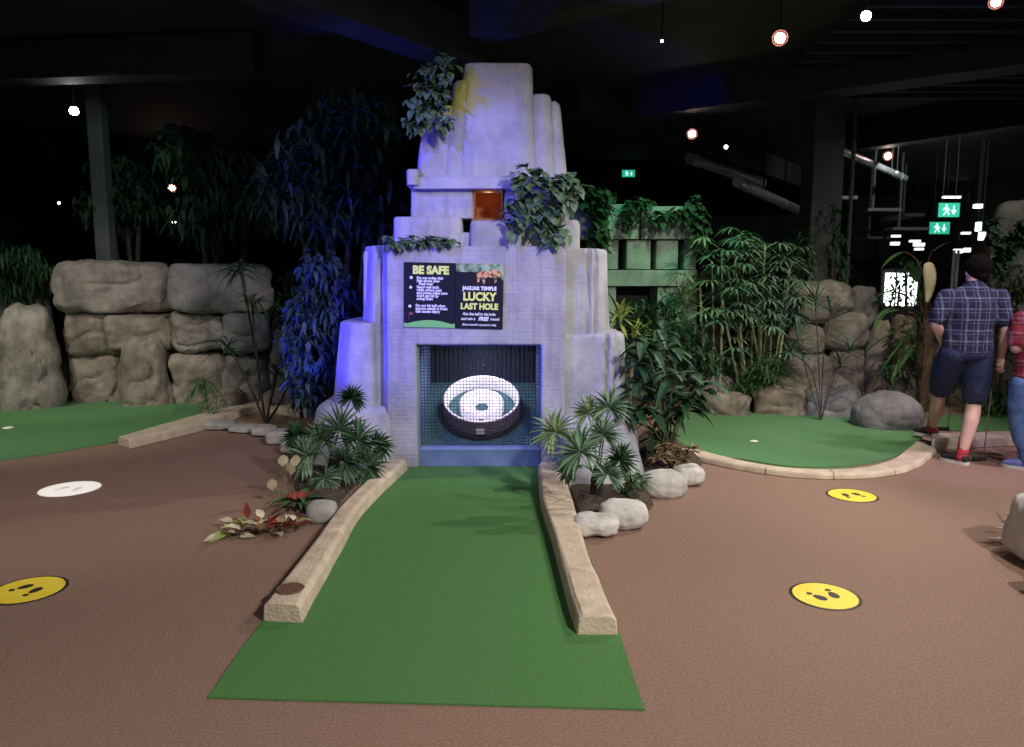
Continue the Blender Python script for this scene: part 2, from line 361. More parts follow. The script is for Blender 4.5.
# ducts
def duct(p1, z1, p2, z2, r, label):
    A = G(*p1, z1); B = G(*p2, z2)
    e = empty('ventilation_duct', (A+B)/2, label, 'pipe')
    mb = MB(); mb.tube([A, B], r, 20); mb.build('pipe', M['duct'], e)
    dr = (B-A).normalized()
    for t in (.08, .5, .92):
        q = A.lerp(B, t); mb = MB(); mb.tube([q-dr*.04, q+dr*.04], r*1.12, 20); mb.build('joint_collar', M['duct'], e)
    for t in (.25, .75):
        q = A.lerp(B, t); mb = MB(); mb.box((q.x-.015, q.y-.015, q.z), (q.x+.015, q.y+.015, CE)); mb.build('hanger', M['dark'], e)
duct((738, 182), 3.05, (815, 218), 2.95, .09, 'metal ventilation pipe hanging just left of the broad dark pillar')
duct((838, 149), 3.5, (905, 178), 3.5, .06, 'thin metal pipe under the ceiling near the reddish spotlight above the stacked boulders')
duct((690, 158), 3.6, (762, 183), 3.5, .10, 'dim pipe under the ceiling between temple and broad pillar')
# pillars
p = D(822, 290, 10.5); mb = MB(); mb.box((p.x-.21, 10.5, 0), (p.x+.22, 10.95, CE)); e = mb.build('pillar', M['pillar'], smooth=False); bevel(e, .02); tag(e, 'broad dark square pillar behind the stacked brown boulders', 'pillar')
mb = MB(); q = D(849, 290, 10.5); mb.tube([(q.x, 10.6, 0), (q.x, 10.6, CE)], .03, 10); tag(mb.build('conduit_pipe', M['pillar']), 'thin vertical pipe beside the broad dark pillar', 'pipe')
p = D(103, 262, 10.15); mb = MB(); mb.box((p.x-.10, 10.15, 0), (p.x+.10, 10.35, CE)); e = mb.build('pillar', M['pillar'], smooth=False); bevel(e, .02); tag(e, 'slim grey-green pillar rising behind the left rock wall', 'pillar')
# ---------------------------------------------------------------- turf
def area(name, pxs, z, m, label):
    mb = MB(); mb.poly([G(x, y) for x, y in pxs], .0005, z); return tag(mb.build(name, M[m], smooth=False), label, 'green')
area('putting_green', [(208, 699), (645, 711), (640, 698), (612, 612), (578, 530), (549, 467), (405, 467), (352, 520), (300, 575), (262, 623), (240, 652)], .008, 'turf', 'bright green turf lane running up to the temple opening')
lg = [(-260, 500), (0, 461), (40, 456), (120, 442), (205, 417), (262, 405), (305, 406), (305, 399), (240, 388), (0, 388), (-240, 388)]
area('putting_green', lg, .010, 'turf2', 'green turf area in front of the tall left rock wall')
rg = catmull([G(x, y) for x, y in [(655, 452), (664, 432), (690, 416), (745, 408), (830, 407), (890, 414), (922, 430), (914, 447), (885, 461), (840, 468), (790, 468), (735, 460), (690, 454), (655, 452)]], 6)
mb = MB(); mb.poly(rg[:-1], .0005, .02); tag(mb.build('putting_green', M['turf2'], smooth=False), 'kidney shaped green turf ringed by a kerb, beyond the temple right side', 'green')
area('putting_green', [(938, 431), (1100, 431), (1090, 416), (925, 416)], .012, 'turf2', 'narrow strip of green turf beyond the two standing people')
# ---------------------------------------------------------------- kerbs
def kerb(name, Lp, Rp, h, m, label, k=7, seams=(), ch=.018, parts=True, cat='kerb', batter=.012):
    """Lp, Rp: pixel edges of the top face on plane z=h"""
    L = catmull([G(x, y, h) for x, y in Lp], k); Rr = catmull([G(x, y, h) for x, y in Rp], k); n = min(len(L), len(Rr)); mb = MB(); vs = []; fs = []
    for i in range(n):
        a, b = L[i], Rr[i]; d = (b-a).normalized(); j = .004*noise.noise(a*4)
        ring = [a-d*batter, a-d*(batter*.4)+V((0, 0, 0)), a+d*ch, b-d*ch, b+d*batter*.4, b+d*batter]
        zs = [0, h-ch, h, h, h-ch, 0]
        for q, z in zip(ring, zs): vs.append((q.x+j, q.y+j, max(0.0, z+(j if z else 0))))
    for i in range(n-1):
        for c in range(5): fs.append((i*6+c, i*6+c+1, i*6+6+c+1, i*6+6+c))
        fs.append((i*6+5, i*6, i*6+6, i*6+11))
    fs.append((5, 4, 3, 2, 1, 0)); o = (n-1)*6; fs.append(tuple(o+c for c in range(6)))
    mb.add(vs, fs); ob = mb.build(name, M[m]); bm = bmesh.new(); bm.from_mesh(ob.data); bmesh.ops.recalc_face_normals(bm, faces=bm.faces); bm.to_mesh(ob.data); bm.free()
    bevel(ob, .008, 2)
    tag(ob, label, cat)
    for t in seams:
        i = int(t*(n-1)); a, b = L[i], Rr[i]; d = (b-a).normalized(); tt = (L[i+1]-L[i]).normalized()*.003; s = MB()
        pr = [(a-d*(batter+.001), 0.001), (a-d*batter*.5-d*.0005, h-ch), (a+d*ch, h+.0008), (b-d*ch, h+.0008), (b+d*(batter*.5+.0005), h-ch), (b+d*(batter+.001), 0.001)]
        vs = [(q.x+tt.x*sg, q.y+tt.y*sg, z) for sg in (-1, 1) for q, z in pr]; s.add(vs, [(c, c+1, c+7, c+6) for c in range(5)]); s.build('joint_line', M['soil'], ob, smooth=False)
    return ob
kl = kerb('kerb', [(264, 602), (289, 571), (316, 537), (340, 505), (366, 480), (388, 459)], [(299, 604), (322, 565), (341, 533), (355, 509), (377, 485), (406, 459)], .095, 'kerb', 'cream cast stone kerb left of the green lane, with round brown plaque')
q = G(290, 589, .0955); mb = MB(); mb.lathe([(0, .0), (.062, .0), (.066, .003), (.06, .007), (.05, .005), (.03, .007), (0, .006)], 32, loc=q); mb.build('plaque', M['bronze'], kl)['label'] = 'round brown plaque on the kerb end'
kerb('kerb', [(539, 462), (542, 494), (555, 535), (568, 580), (580, 615)], [(560, 462), (574, 503), (586, 546), (600, 580), (616, 615)], .095, 'kerb', 'cream cast stone kerb right of the green lane', seams=(.27,))
kerb('kerb', [(118, 436), (176, 420), (221, 408), (258, 400), (300, 404)], [(129, 439), (202, 422), (232, 412), (259, 405), (300, 410)], .09, 'kerb', 'low cream kerb along the left turf area, square end towards the camera', seams=(.45,))
kerb('kerb', [(652, 452), (680, 452), (734, 463), (790, 471), (850, 473), (895, 469), (920, 461), (936, 448)], [(655, 449), (690, 448), (737, 459), (785, 467), (845, 468), (884, 462), (904, 451), (917, 440)], .05, 'kerb', 'curved pale kerb around the kidney shaped turf', seams=(.2, .38, .55, .72), ch=.012)
kerb('kerb', [(932, 439), (965, 438), (1000, 436), (1080, 434)], [(932, 433), (965, 432), (1000, 431), (1080, 429)], .10, 'kerb_grey', 'straight stone kerb running behind the feet of the man')
# ---------------------------------------------------------------- floor stickers
def sticker(px, w, m, label, ang=0, faint=False):
    c = G(*px); c.z = 0; e = empty('floor_sticker', c, label, 'floor sticker', 'round distancing stickers on the carpet')
    if not faint:
        mb = MB(); mb.lathe([(0, .0018), (w*1.09, .0018), (w*1.11, 0)], 48, loc=c); mb.build('backing', M['stickblack'], e)
    mb = MB(); mb.lathe([(0, .0032), (w, .0032), (w*1.005, .001)], 48, loc=c); mb.build('face', M[m], e)
    for sg in (-1, 1):
        for (oy, rx, ry) in ((.012, .023, .036), (-.045, .015, .014)):
            mb = MB(); a = ang+sg*R(16); pts = []
            for i in range(20):
                t = 2*PI*i/20; x = rx*math.cos(t)*(1+.15*math.sin(t)); y = ry*math.sin(t)+oy
                xx = x*math.cos(a)-y*math.sin(a); yy = x*math.sin(a)+y*math.cos(a); bx = sg*w*.30
                pts.append((c.x+xx+bx*math.cos(ang), c.y+yy+bx*math.sin(ang)))
            mb.poly(pts, .003, .0042); mb.build('footprint', M['stickfaint' if faint else 'stickblack'], e, smooth=False)
sticker((825, 596), .147, 'yellow', 'yellow footprint sticker nearest to the rock at the right edge of the photo', .35+PI)
sticker((852, 495.5), .155, 'yellow', 'yellow footprint sticker just in front of the kidney shaped green', .2)
sticker((28, 590), .157, 'yellow', 'yellow footprint sticker cut by the left edge of the photo', -.5)
sticker((70, 489), .20, 'stickwhite', 'white faded footprint sticker in front of the left turf', -.2, True)
# ---------------------------------------------------------------- temple
def mass(name, bot, top, z0, z1, m, parent, rnd=.05, seg=.05, ck=2, amp=.012, nz=None, groove=None, wob=1.0):
    def prep(P):
        P = [V((p[0], p[1], 0)) for p in P]
        for _ in range(ck):
            Q = []
            for i in range(len(P)):
                a, b = P[i], P[(i+1) % len(P)]; L = (b-a).length; t = min(.25, rnd/max(L, 1e-6)); Q += [a.lerp(b, t), a.lerp(b, 1-t)]
            P = Q
        return P
    B, T = prep(bot), prep(top)
    # matched subdivision
    B2, T2 = [], []
    for i in range(len(B)):
        a, b = B[i], B[(i+1) % len(B)]; c, d = T[i], T[(i+1) % len(T)]; k = max(1, int((b-a).length/seg))
        for j in range(k): B2.append(a.lerp(b, j/k)); T2.append(c.lerp(d, j/k))
    n = len(B2); nz = nz or max(6, int((z1-z0)/.05)); vs = []; fs = []
    cen = sum(T2, V((0, 0, 0)))/n
    levels = [(i/nz, 0) for i in range(nz)]+[(1-rnd*.5/(z1-z0), .0)] if False else [(i/nz*(1-rnd*.6/(z1-z0)), 0) for i in range(nz+1)]
    levels += [(1-rnd*.25/(z1-z0), .18), (1-rnd*.06/(z1-z0), .45), (1, .9)]
    for (t, ins) in levels:
        z = z0+(z1-z0)*t
        for i in range(n):
            p = B2[i].lerp(T2[i], t); nx = B2[(i+1) % n].lerp(T2[(i+1) % n], t)-B2[i-1].lerp(T2[i-1], t); nr = V((nx.y, -nx.x, 0)).normalized()
            q = V((p.x, p.y, z)); d = noise.fractal(q*V((3.0, 3.0, 1.5)) if False else V((q.x*3, q.y*3, q.z*2)), 1, 2, 5)*amp
            # weathered vertical channels
            ch = noise.noise(V((q.x*9*wob, q.y*9, q.z*.7+3))); d -= max(0, ch-.25)*amp*2.2
            if groove:
                for gx, gw, gd in groove:
                    if nr.y < -.3: d -= gd*math.exp(-((q.x-gx)/gw)**2)
            q += nr*(d-ins*rnd); vs.append(q)
    for l in range(len(levels)-1):
        for i in range(n):
            j = (i+1) % n; fs.append((l*n+i, l*n+j, (l+1)*n+j, (l+1)*n+i))
    fs.append(tuple((len(levels)-1)*n+i for i in range(n))); fs.append(tuple(range(n-1, -1, -1)))
    mb = MB(); mb.add(vs, fs); o = mb.build(name, m, parent)
    # orientation check
    bm = bmesh.new(); bm.from_mesh(o.data); bmesh.ops.recalc_face_normals(bm, faces=bm.faces); bm.to_mesh(o.data); bm.free()
    return o
YF = 5.80
def X(px, Y, py=350): return D(px, py, Y).x
def Z(py, Y, px=512): return D(px, py, Y).z
T = empty('temple', (X(480, YF), YF+.6, 0), 'tall stepped pale stone temple with a wire screened opening at its foot', 'temple')
zt1 = Z(246, YF)
# panel around the opening: left jamb, right jamb, lintel
ox0, ox1 = X(417, YF, 400), X(541, YF, 400); zop = Z(345, YF)
pl, pr = X(388, YF, 400), X(565, YF, 400)
YB = 6.9
def rect(x0, x1, y0, y1): return [(x0, y0), (x1, y0), (x1, y1), (x0, y1)]
fp = MB()
def gridface(mb, x0, x1, z0, z1, y, st=.05):
    pass
# a single solid with the opening cut through (jambs and lintel one mesh)
outer = [(pl-.02, 0), (ox0-.0, 0), (ox0, zop), (ox1, zop), (ox1, 0), (pr+.0, 0), (pr, zt1), (pl+.01, zt1)]
fp.slab(outer, YF, YF+.62); o = fp.build('front_panel', M['temple_brick'], T, smooth=False); bevel(o, .018, 3)
# opening interior
IB = YF+.95
mb = MB(); mb.box((ox0-.01, IB, 0), (ox1+.01, IB+.03, zop)); o = mb.build('back_board', M['slate'], T, smooth=False)
mb = MB(); 
for i in range(24):
    x = ox0+.02+i*(ox1-ox0)/24; mb.box((x, IB-.02, .2), (x+.02, IB, zop-.02))
mb.build('back_slats', M['slate'], T, smooth=False)
mb = MB(); mb.box((ox0-.03, YF+.6, 0), (ox0, IB, zop)); mb.box((ox1, YF+.6, 0), (ox1+.03, IB, zop)); mb.box((ox0-.02, YF+.6, zop), (ox1+.02, IB, zop+.03)); mb.build('inner_lining', M['slate'], T, smooth=False)
# liners on the jambs (painted board, blue light put into its colour)
mb = MB(); mb.box((ox0, YF+.06, .0), (ox0+.012, IB, zop)); mb.box((ox1-.012, YF+.06, 0), (ox1, IB, zop)); mb.box((ox0, YF+.06, zop-.012), (ox1, IB, zop)); mb.build('jamb_board', M['bluelitpaint'], T, smooth=False)
# riser with a rounded lip, then the sloping floor
zr = .155
prof = [(YF+.075, 0), (YF+.07, .06), (YF+.062, .115), (YF+.055, .140), (YF+.07, .157), (YF+.11, .162), (YF+.16, .158), (YF+.17, 0)]
mb = MB(); vs = [(ox0+.012, y, z) for y, z in prof]+[(ox1-.012, y, z) for y, z in prof]; n = len(prof)
mb.add(vs, [(i, (i+1) % n, n+(i+1) % n, n+i) for i in range(n)]+[tuple(range(n)), tuple(range(2*n-1, n-1, -1))]); o = mb.build('riser', M['bluelitpaint'], T)
bm = bmesh.new(); bm.from_mesh(o.data); bmesh.ops.recalc_face_normals(bm, faces=bm.faces); bm.to_mesh(o.data); bm.free()
tilt = R(29); y0 = YF+.17; z0 = .15; y1 = IB-.03; z1 = z0+(y1-y0)*math.tan(tilt)
mb = MB(); mb.add([(ox0+.012, y0, z0), (ox1-.012, y0, z0), (ox1-.012, y1, z1), (ox0+.012, y1, z1), (ox0+.012, y0, z0-.02), (ox1-.012, y0, z0-.02), (ox1-.012, y1, z1-.02), (ox0+.012, y1, z1-.02)], [(0, 1, 2, 3), (7, 6, 5, 4), (0, 4, 5, 1), (1, 5, 6, 2), (2, 6, 7, 3), (3, 7, 4, 0)]); mb.build('target_ramp', M['teal'], T, smooth=False)
# wire screen
ws = MB(); yw = YF+.14; r = .0019; st = .0262
nxw = int((ox1-ox0-.03)/st); nzw = int((zop-.16)/st)
for i in range(nxw+1):
    x = ox0+.016+i*(ox1-ox0-.032)/nxw; ws.box((x-r, yw-r, .158), (x+r, yw+r, zop-.012))
for i in range(nzw+1):
    z = .165+i*(zop-.02-.165)/nzw; ws.box((ox0+.012, yw-r, z-r), (ox1-.012, yw+r, z+r))
ws.build('wire_screen', M['wire'], T, smooth=False)
# tiers: left and right wings (plan polygons bottom -> top, counter-clockwise seen from above)
def wing(name, side, xo_b, xo_t, yf_b, yf_t, zb, zt, inner, ch=.10, groove=None, rnd=.05):
    s = side
    def plan(xo, yf, grow): 
        c = ch
        P = [(inner, yf), (xo-s*c, yf), (xo, yf+c*1.6), (xo, YB), (inner, YB)]
        return P if s > 0 else P[::-1]
    return mass(name, plan(xo_b, yf_b, 0), plan(xo_t, yf_t, 0), zb, zt, M['temple'], T, rnd=rnd, groove=groove, seg=.014, amp=.010)
def zc(py, Y): return Z(py, Y)
# right side
il, ir = pl+.04, pr-.04
y3 = YF-.02
wing('lower_tier', 1, G(655, 497).x, X(638, y3+.05, 414), G(651, 497).y-.02, y3, 0, zc(413, y3), ir, ch=.16, groove=[(G(651, 497).x-.13, .018, .05), (G(651, 497).x-.20, .012, .03)], rnd=.09)
wing('middle_tier', 1, X(637, YF+.1, 414), X(627, YF+.12, 334), YF+.04, YF+.05, 0, zc(334, YF+.05), ir, ch=.10, groove=[(X(606, YF+.1, 380), .012, .035), (X(616, YF+.1), .013, .035)])
wing('upper_tier', 1, X(617, YF+.12, 330), X(610, YF+.14, 252), YF+.07, YF+.08, 0, zc(248, YF+.08), ir, ch=.10, groove=[(X(588, YF+.1, 300), .012, .03), (X(596, YF+.1, 300), .015, .04)])
# left side
wing('lower_tier', -1, X(297, YF-.1, 480), X(309, YF, 408), YF-.22, y3, 0, zc(408, y3), il, ch=.14, rnd=.09)
wing('middle_tier', -1, X(322, YF+.1, 405), X(333, YF+.12, 324), YF+.04, YF+.05, 0, zc(323, YF+.05), il, ch=.16, rnd=.03, groove=[(X(381, YF+.1, 380), .035, .09)])
wing('upper_tier', -1, X(347, YF+.12, 322), X(361, YF+.14, 246), YF+.07, YF+.08, 0, zc(245, YF+.08), il, ch=.13, rnd=.03, groove=[(X(380, YF+.1, 300), .03, .07)])
# blocks above
def blk(name, px0, px1, pyt, pyb, yf, d=1.0, m='temple', rnd=.035, parent=None, fx=0, fl=0, **k):
    zb = Z(pyb, yf)-.01; zt = Z(pyt, yf); x0b = X(px0, yf, pyb); x1b = X(px1, yf, pyb); x0t = X(px0+fl, yf, pyt); x1t = X(px1-fx, yf, pyt)
    return mass(name, rect(x0b, x1b, yf, yf+d), rect(x0t, x1t, yf+.02, yf+d), zb, zt, M[m], parent or T, rnd=rnd, **k)
blk('core_block', 362, 604, 250, 330, YF+.2, 1.2)
blk('ledge_block', 392, 462, 216, 249, YF+.10, 1.1)
blk('ledge_block', 470, 523, 220, 249, YF+.06, 1.1)
blk('ledge_block', 521, 581, 219, 250, YF+.08, 1.1, rnd=.05)
blk('ledge_block', 440, 476, 232, 249, YF+.12, 1.0)
blk('niche_block', 410, 474, 180, 217, YF+.15, 1.0, rnd=.02)
blk('niche_block', 502, 570, 178, 220, YF+.15, 1.0, rnd=.04)
nb = MB(); yN = YF+.15; nb.box((X(472, yN), yN+.35, Z(221, yN)), (X(505, yN), yN+.4, Z(182, yN))); nb.box((X(472, yN), yN+.02, Z(221, yN)), (X(505, yN), yN+.4, Z(218, yN))); nb.box((X(475.5, yN), yN+.01, Z(218, yN)), (X(474, yN), yN+.4, Z(184, yN))); nb.box((X(502, yN), yN+.01, Z(218, yN)), (X(503.2, yN), yN+.4, Z(184, yN)))
nb.build('niche', M['niche'], T, smooth=False)['label'] = 'small glowing orange-brown recess'
blk('cornice', 405, 420, 168, 183, YF+.06, 1.1, rnd=.03)
blk('cornice', 412, 560, 176, 187, YF+.09, 1.1, rnd=.02)
# crown: tapering shafts
cy = YF+.2
blk('crown_shaft', 414, 462, 103, 178, cy+.03, .8, 'crown', rnd=.06, fl=9)
blk('crown_shaft', 440, 538, 78, 178, cy+.01, .8, 'crown', rnd=.05, fl=12, fx=6)
blk('crown_shaft', 456, 537, 61, 178, cy, .8, 'crown', rnd=.045, fl=7, fx=5)
blk('crown_shaft', 530, 558, 92, 178, cy+.03, .75, 'crown', rnd=.05, fx=6)
blk('crown_shaft', 548, 570, 99, 178, cy+.06, .7, 'crown', rnd=.06, fx=8)
# ---------------------------------------------------------------- target cup
cm = Matrix.Rotation(tilt, 3, 'X'); cc = D(482, 410, YF+.52)
tt_ = (cc.y-y0); cc = V((D(482, 412, YF+.55).x, y0+.36, z0+.36*math.tan(tilt)+.012))
CUP = empty('target_cup', cc, 'glowing white double ring target on a round black base inside the temple opening', 'target')
mb = MB(); mb.lathe([(0, .004), (.365, .004), (.372, .012), (.365, .028), (.30, .03), (0, .03)], 64, cm, cc); mb.build('base', M['blackrubber'], CUP)
mb = MB(); mb.lathe([(.305, .03), (.334, .03), (.332, .15), (.324, .158), (.316, .158)], 64, cm, cc); mb.build('outer_side', M['cupshade'], CUP)['label'] = 'outer side of the ring, toned as if in shadow'
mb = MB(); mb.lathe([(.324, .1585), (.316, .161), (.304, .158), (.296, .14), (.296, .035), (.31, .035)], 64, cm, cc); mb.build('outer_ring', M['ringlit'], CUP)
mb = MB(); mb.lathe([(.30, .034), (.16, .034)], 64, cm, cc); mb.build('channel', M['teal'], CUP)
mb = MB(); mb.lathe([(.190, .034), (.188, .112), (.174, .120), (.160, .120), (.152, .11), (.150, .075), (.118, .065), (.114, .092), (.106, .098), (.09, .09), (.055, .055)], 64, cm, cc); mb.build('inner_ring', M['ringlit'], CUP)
mb = MB(); mb.lathe([(.055, .055), (0, .055)], 48, cm, cc); mb.build('cup_floor', M['teal'], CUP)
mb = MB(); mb.box((-.035, -.35, .045), (.035, -.333, .10), Matrix.Translation(cc) @ cm.to_4x4()); mb.build('number_tag', M['whiteplastic'], CUP, smooth=False)
mb = MB(); mb.box((-.02, -.19, .05), (.02, -.181, .075), Matrix.Translation(cc) @ cm.to_4x4()); mb.build('ball_slot', M['blackrubber'], CUP, smooth=False)
# ---------------------------------------------------------------- signs
ys = YF-.012
a = D(404, 262, ys); b = D(455.5, 263, ys); c2 = D(403, 327, ys)
sw = b.x-a.x; sh = a.z-c2.z; rot = R(1.2)
def sign(name, x0, ztop, label, sw=sw):
    e = empty(name, (x0, ys, ztop), label, 'sign'); mb = MB(); mtx = Matrix.Translation((x0, ys, ztop)) @ Matrix.Rotation(rot, 4, 'Y'); mb.box((0, 0, -sh), (sw, .01, 0), mtx); mb.build('board', M['sign'], e, smooth=False)
    def at(u, v, dy=-.001): return mtx @ V((u*sw, dy, -v*sh))
    return e, at
S1, at = sign('safety_sign', a.x, a.z, 'dark navy notice headed BE SAFE on the temple front')
text('BE SAFE', .083, at(.52, .17), M['signyellow'], S1, 'heading', off=.005, roty=rot, wscale=.98)
L1 = [(.27, .255, 'Do not swing club'), (.27, .30, 'high above your'), (.31, .345, 'head ever'), (.27, .395, 'Stand well back'), (.27, .44, 'while others putt'), (.27, .485, 'and please make sure'), (.27, .53, "don't get hit by"), (.27, .575, 'swing clubs'), (.25, .68, 'Do not hit ball when'), (.25, .725, 'anyone stands in front'), (.25, .77, 'this causes injury')]
for u, v, s in L1: text(s, .029, at(u-.02, v), M['signwhite'], S1, 'lettering', off=.0012, align='LEFT', roty=rot, wscale=.95)
for v in (.235, .385, .675):
    mb = MB(); q = at(.14-(v-.2)*.05, v, 0); mb.ball(q, (.012, .003, .012)); mb.build('bullet', M['signwhite'], S1)
hill = [at(t, 1-.13*math.sin(PI*min(1, max(0, t)))**.8-.0) for t in [i/20 for i in range(21)]]
mb = MB(); pts = [(p.x, p.z) for p in [at(0, .93)]+[at(i/16, .955-.07*math.sin(PI*i/16)) for i in range(1, 16)]+[at(1, .93), at(1, .998), at(0, .998)]]; mb.slab(pts, ys-.002, ys+.001); mb.build('green_hill', M['signgreen'], S1, smooth=False)
mb = MB(); q = at(.13, .79, 0); mb.box((q.x-.012, ys-.002, q.z-.008), (q.x+.02, ys, q.z+.010)); mb.box((q.x-.013, ys-.002, q.z-.05), (q.x-.011, ys, q.z+.01)); mb.build('flag_print', M['pink'], S1, smooth=False)
S2, at = sign('hole_sign', b.x+.004, b.z-.003, 'dark navy notice headed LUCKY LAST HOLE on the temple front', sw*.93)
text('JAGUAR TEMPLE', .039, at(.5, .40), M['signwhite'], S2, 'lettering', off=.0022, roty=rot, wscale=.92)
text('LUCKY', .088, at(.5, .56), M['signyellow'], S2, 'heading', off=.004, roty=rot, wscale=.92)
text('LAST HOLE', .063, at(.5, .695), M['signyellow'], S2, 'heading', off=.0034, roty=rot, wscale=.92)
text('Get the ball in the hole', .0295, at(.5, .79), M['signwhite'], S2, 'lettering', off=.001, roty=rot, wscale=.92)
text('and win a', .031, at(.27, .865), M['signwhite'], S2, 'lettering', off=.001, roty=rot, wscale=.92)
text('FREE', .040, at(.585, .87), M['signwhite'], S2, 'lettering', off=.002, roty=rot, wscale=.92, shear=.3)
text('round', .031, at(.83, .865), M['signwhite'], S2, 'lettering', off=.001, roty=rot, wscale=.92)
text('(Free round for any person only)', .0215, at(.5, .95), M['signwhite'], S2, 'lettering', off=.0007, roty=rot, wscale=.92, shear=.2)
mb = MB(); pts = [(.0, .0), (1, .0), (1, .26), (.92, .2), (.85, .14), (.6, .11), (.45, .13), (.3, .12), (.18, .13), (0, .12)]; mb.slab([(p.x, p.z) for p in [at(u, v) for u, v in pts][::-1]], ys-.0015, ys+.001); mb.build('leaf_print', M['signleaf'], S2, smooth=False)
mb = MB(); pts = [(.44, .12), (.5, .10), (.62, .12), (.72, .10), (.82, .08), (.9, .10), (.95, .16), (.9, .2), (.86, .17), (.86, .26), (.82, .29), (.80, .2), (.7, .21), (.6, .22), (.62, .29), (.57, .31), (.55, .25), (.5, .22), (.49, .28), (.45, .28), (.44, .2)]; mb.slab([(p.x, p.z) for p in [at(u, v) for u, v in pts][::-1]], ys-.003, ys+.001); mb.build('jaguar_print', M['jag'], S2, smooth=False)
# ---------------------------------------------------------------- left rocks
YL = 8.95
g = 'stacked boulders of the left rock wall'
rock('boulder', (60, 262, 173, 313), YL, .9, 'wide pale boulder on top of the left rock wall, beneath the slim pillar', g, k=6.5, amp=.05)
rock('boulder', (173, 264, 273, 314), YL, .9, 'bluish boulder at the top right of the left rock wall', g, 'rock_grey', k=6, amp=.04)
rock('boulder', (70, 312, 128, 356), YL+.05, .85, 'brown boulder under the wide pale top boulder, at its left end', g, 'rock_brown', k=7, amp=.04)
rock('boulder', (110, 315, 174, 352), YL, .9, 'cracked ledge shaped boulder directly under the wide pale top boulder', g, 'rock_brown', k=7, amp=.04)
rock('boulder', (173, 311, 228, 355), YL, .9, 'rounded brown boulder directly under the bluish top boulder, left half', g, k=5)
rock('boulder', (224, 312, 271, 356), YL+.03, .9, 'grey boulder directly under the bluish top boulder, right half', g, 'rock_grey', k=6, amp=.04)
rock('boulder', (74, 353, 128, 404), YL+.05, .85, 'brown bottom boulder beside the tall left boulder', g, 'rock_brown', k=8, z0=0)
rock('boulder', (119, 338, 175, 404), YL-.25, .7, 'upright boulder standing forward at the foot of the left rock wall', g, 'rock_brown', k=4.5, z0=0, taper=.25)
rock('boulder', (173, 354, 228, 398), YL, .9, 'low brown bottom boulder right of the upright forward one', g, 'rock_brown', k=7, z0=0)
rock('boulder', (223, 354, 271, 398), YL, .9, 'low rough bottom boulder behind the thin stemmed plant', g, 'rock', k=5, z0=0, taper=.2)
rock('boulder', (-6, 305, 72, 405), YL-.5, .9, 'tall grey boulder standing alone at the left end of the rock wall', None, k=3.6, z0=0, taper=.30)
rock('boulder', (-40, 268, 52, 330), YL+1.1, .8, 'grey block with ferns hanging over it, behind the tall left boulder', None, 'rock_grey', k=6, z0=0, amp=.04)
rock('boulder', (270, 326, 300, 372), YL+.2, .6, 'small grey rock peeping beside the dark blue bush', None, 'rock_grey', z0=0)
rock('rock', (204, 388, 244, 413), 8.2, .4, 'low rock by the kerb under the drooping leaves', None, 'rock_brown', k=2.5, z0=0, sub=4)
rock('rock', (243, 385, 263, 402), 8.5, .35, 'small pale rock behind the thin stemmed plant', None, 'rock', k=2.5, z0=0, sub=4)
rock('rock', (262, 389, 302, 404), 8.3, .35, 'flat pale rock behind the low left kerb near the blue bush', None, 'rock', k=2.5, z0=0, sub=4)
# white border stones, left
gl = 'white border stones between low left kerb and temple'
wl = [((203, 431), (230, 421)), ((227, 434), (252, 423)), ((250, 438), (272, 424)), ((266, 446), (288, 428)), ((278, 456), (300, 434))]
wlab = ['white border stone nearest the square kerb end', 'second white border stone from the square kerb end', 'third white border stone from the square kerb end', 'fourth white border stone, just left of the fan palm', 'last white border stone, under the left fan palm leaves']
for i, ((x0, y1), (x1, y0)) in enumerate(wl):
    a = G((x0+x1)/2, y1); d = G(x1, y1).x-G(x0, y1).x; h = D(x0, y0, a.y).z*.75
    o = rock_mb((a.x, a.y+.1, 0), (d*1.15, .22, max(.08, h)), 4.2, 40+i, .02, 4).build('border_stone', M['pale_stone']); tag(o, wlab[i], 'stone', gl)
a = G(319, 525); o = rock_mb((a.x, a.y+.08, 0), (.17, .16, .12), 3.2, 5, .02, 4).build('border_stone', M['pale_stone']); tag(o, 'rounded stone lit violet, half behind the left lane kerb', 'stone')
# right border stones by temple
gr_ = 'pale border stones along the right foot of the temple'
for i, (px, w, h, lab) in enumerate([((598, 540), .21, .115, 'white lumpy border stone touching the right lane kerb'), ((626, 531), .22, .145, 'white border stone at the outer end below the right fan palm'), ((667, 498), .21, .14, 'pale border stone at the bottom right corner of the temple'), ((690, 487), .18, .14, 'pale border stone at the far end of the bed under the broad leaves')]):
    a = G(*px); o = rock_mb((a.x, a.y+.11, 0), (w*1.3, .24, h), 3.0, 60+i, .025, 5, .012).build('border_stone', M['white_stone']); tag(o, lab, 'stone', gr_)
for px, lab in (((8, 429), 'small white marker on the left turf area'), ((754, 443), 'small white marker on the kidney shaped turf')):
    q = G(*px); mb = MB(); mb.lathe([(0, .024), (.03, .023), (.045, .017), (.05, .0105)], 20, loc=(q.x, q.y, 0)); tag(mb.build('turf_marker', M['stickwhite']), lab, 'marker')
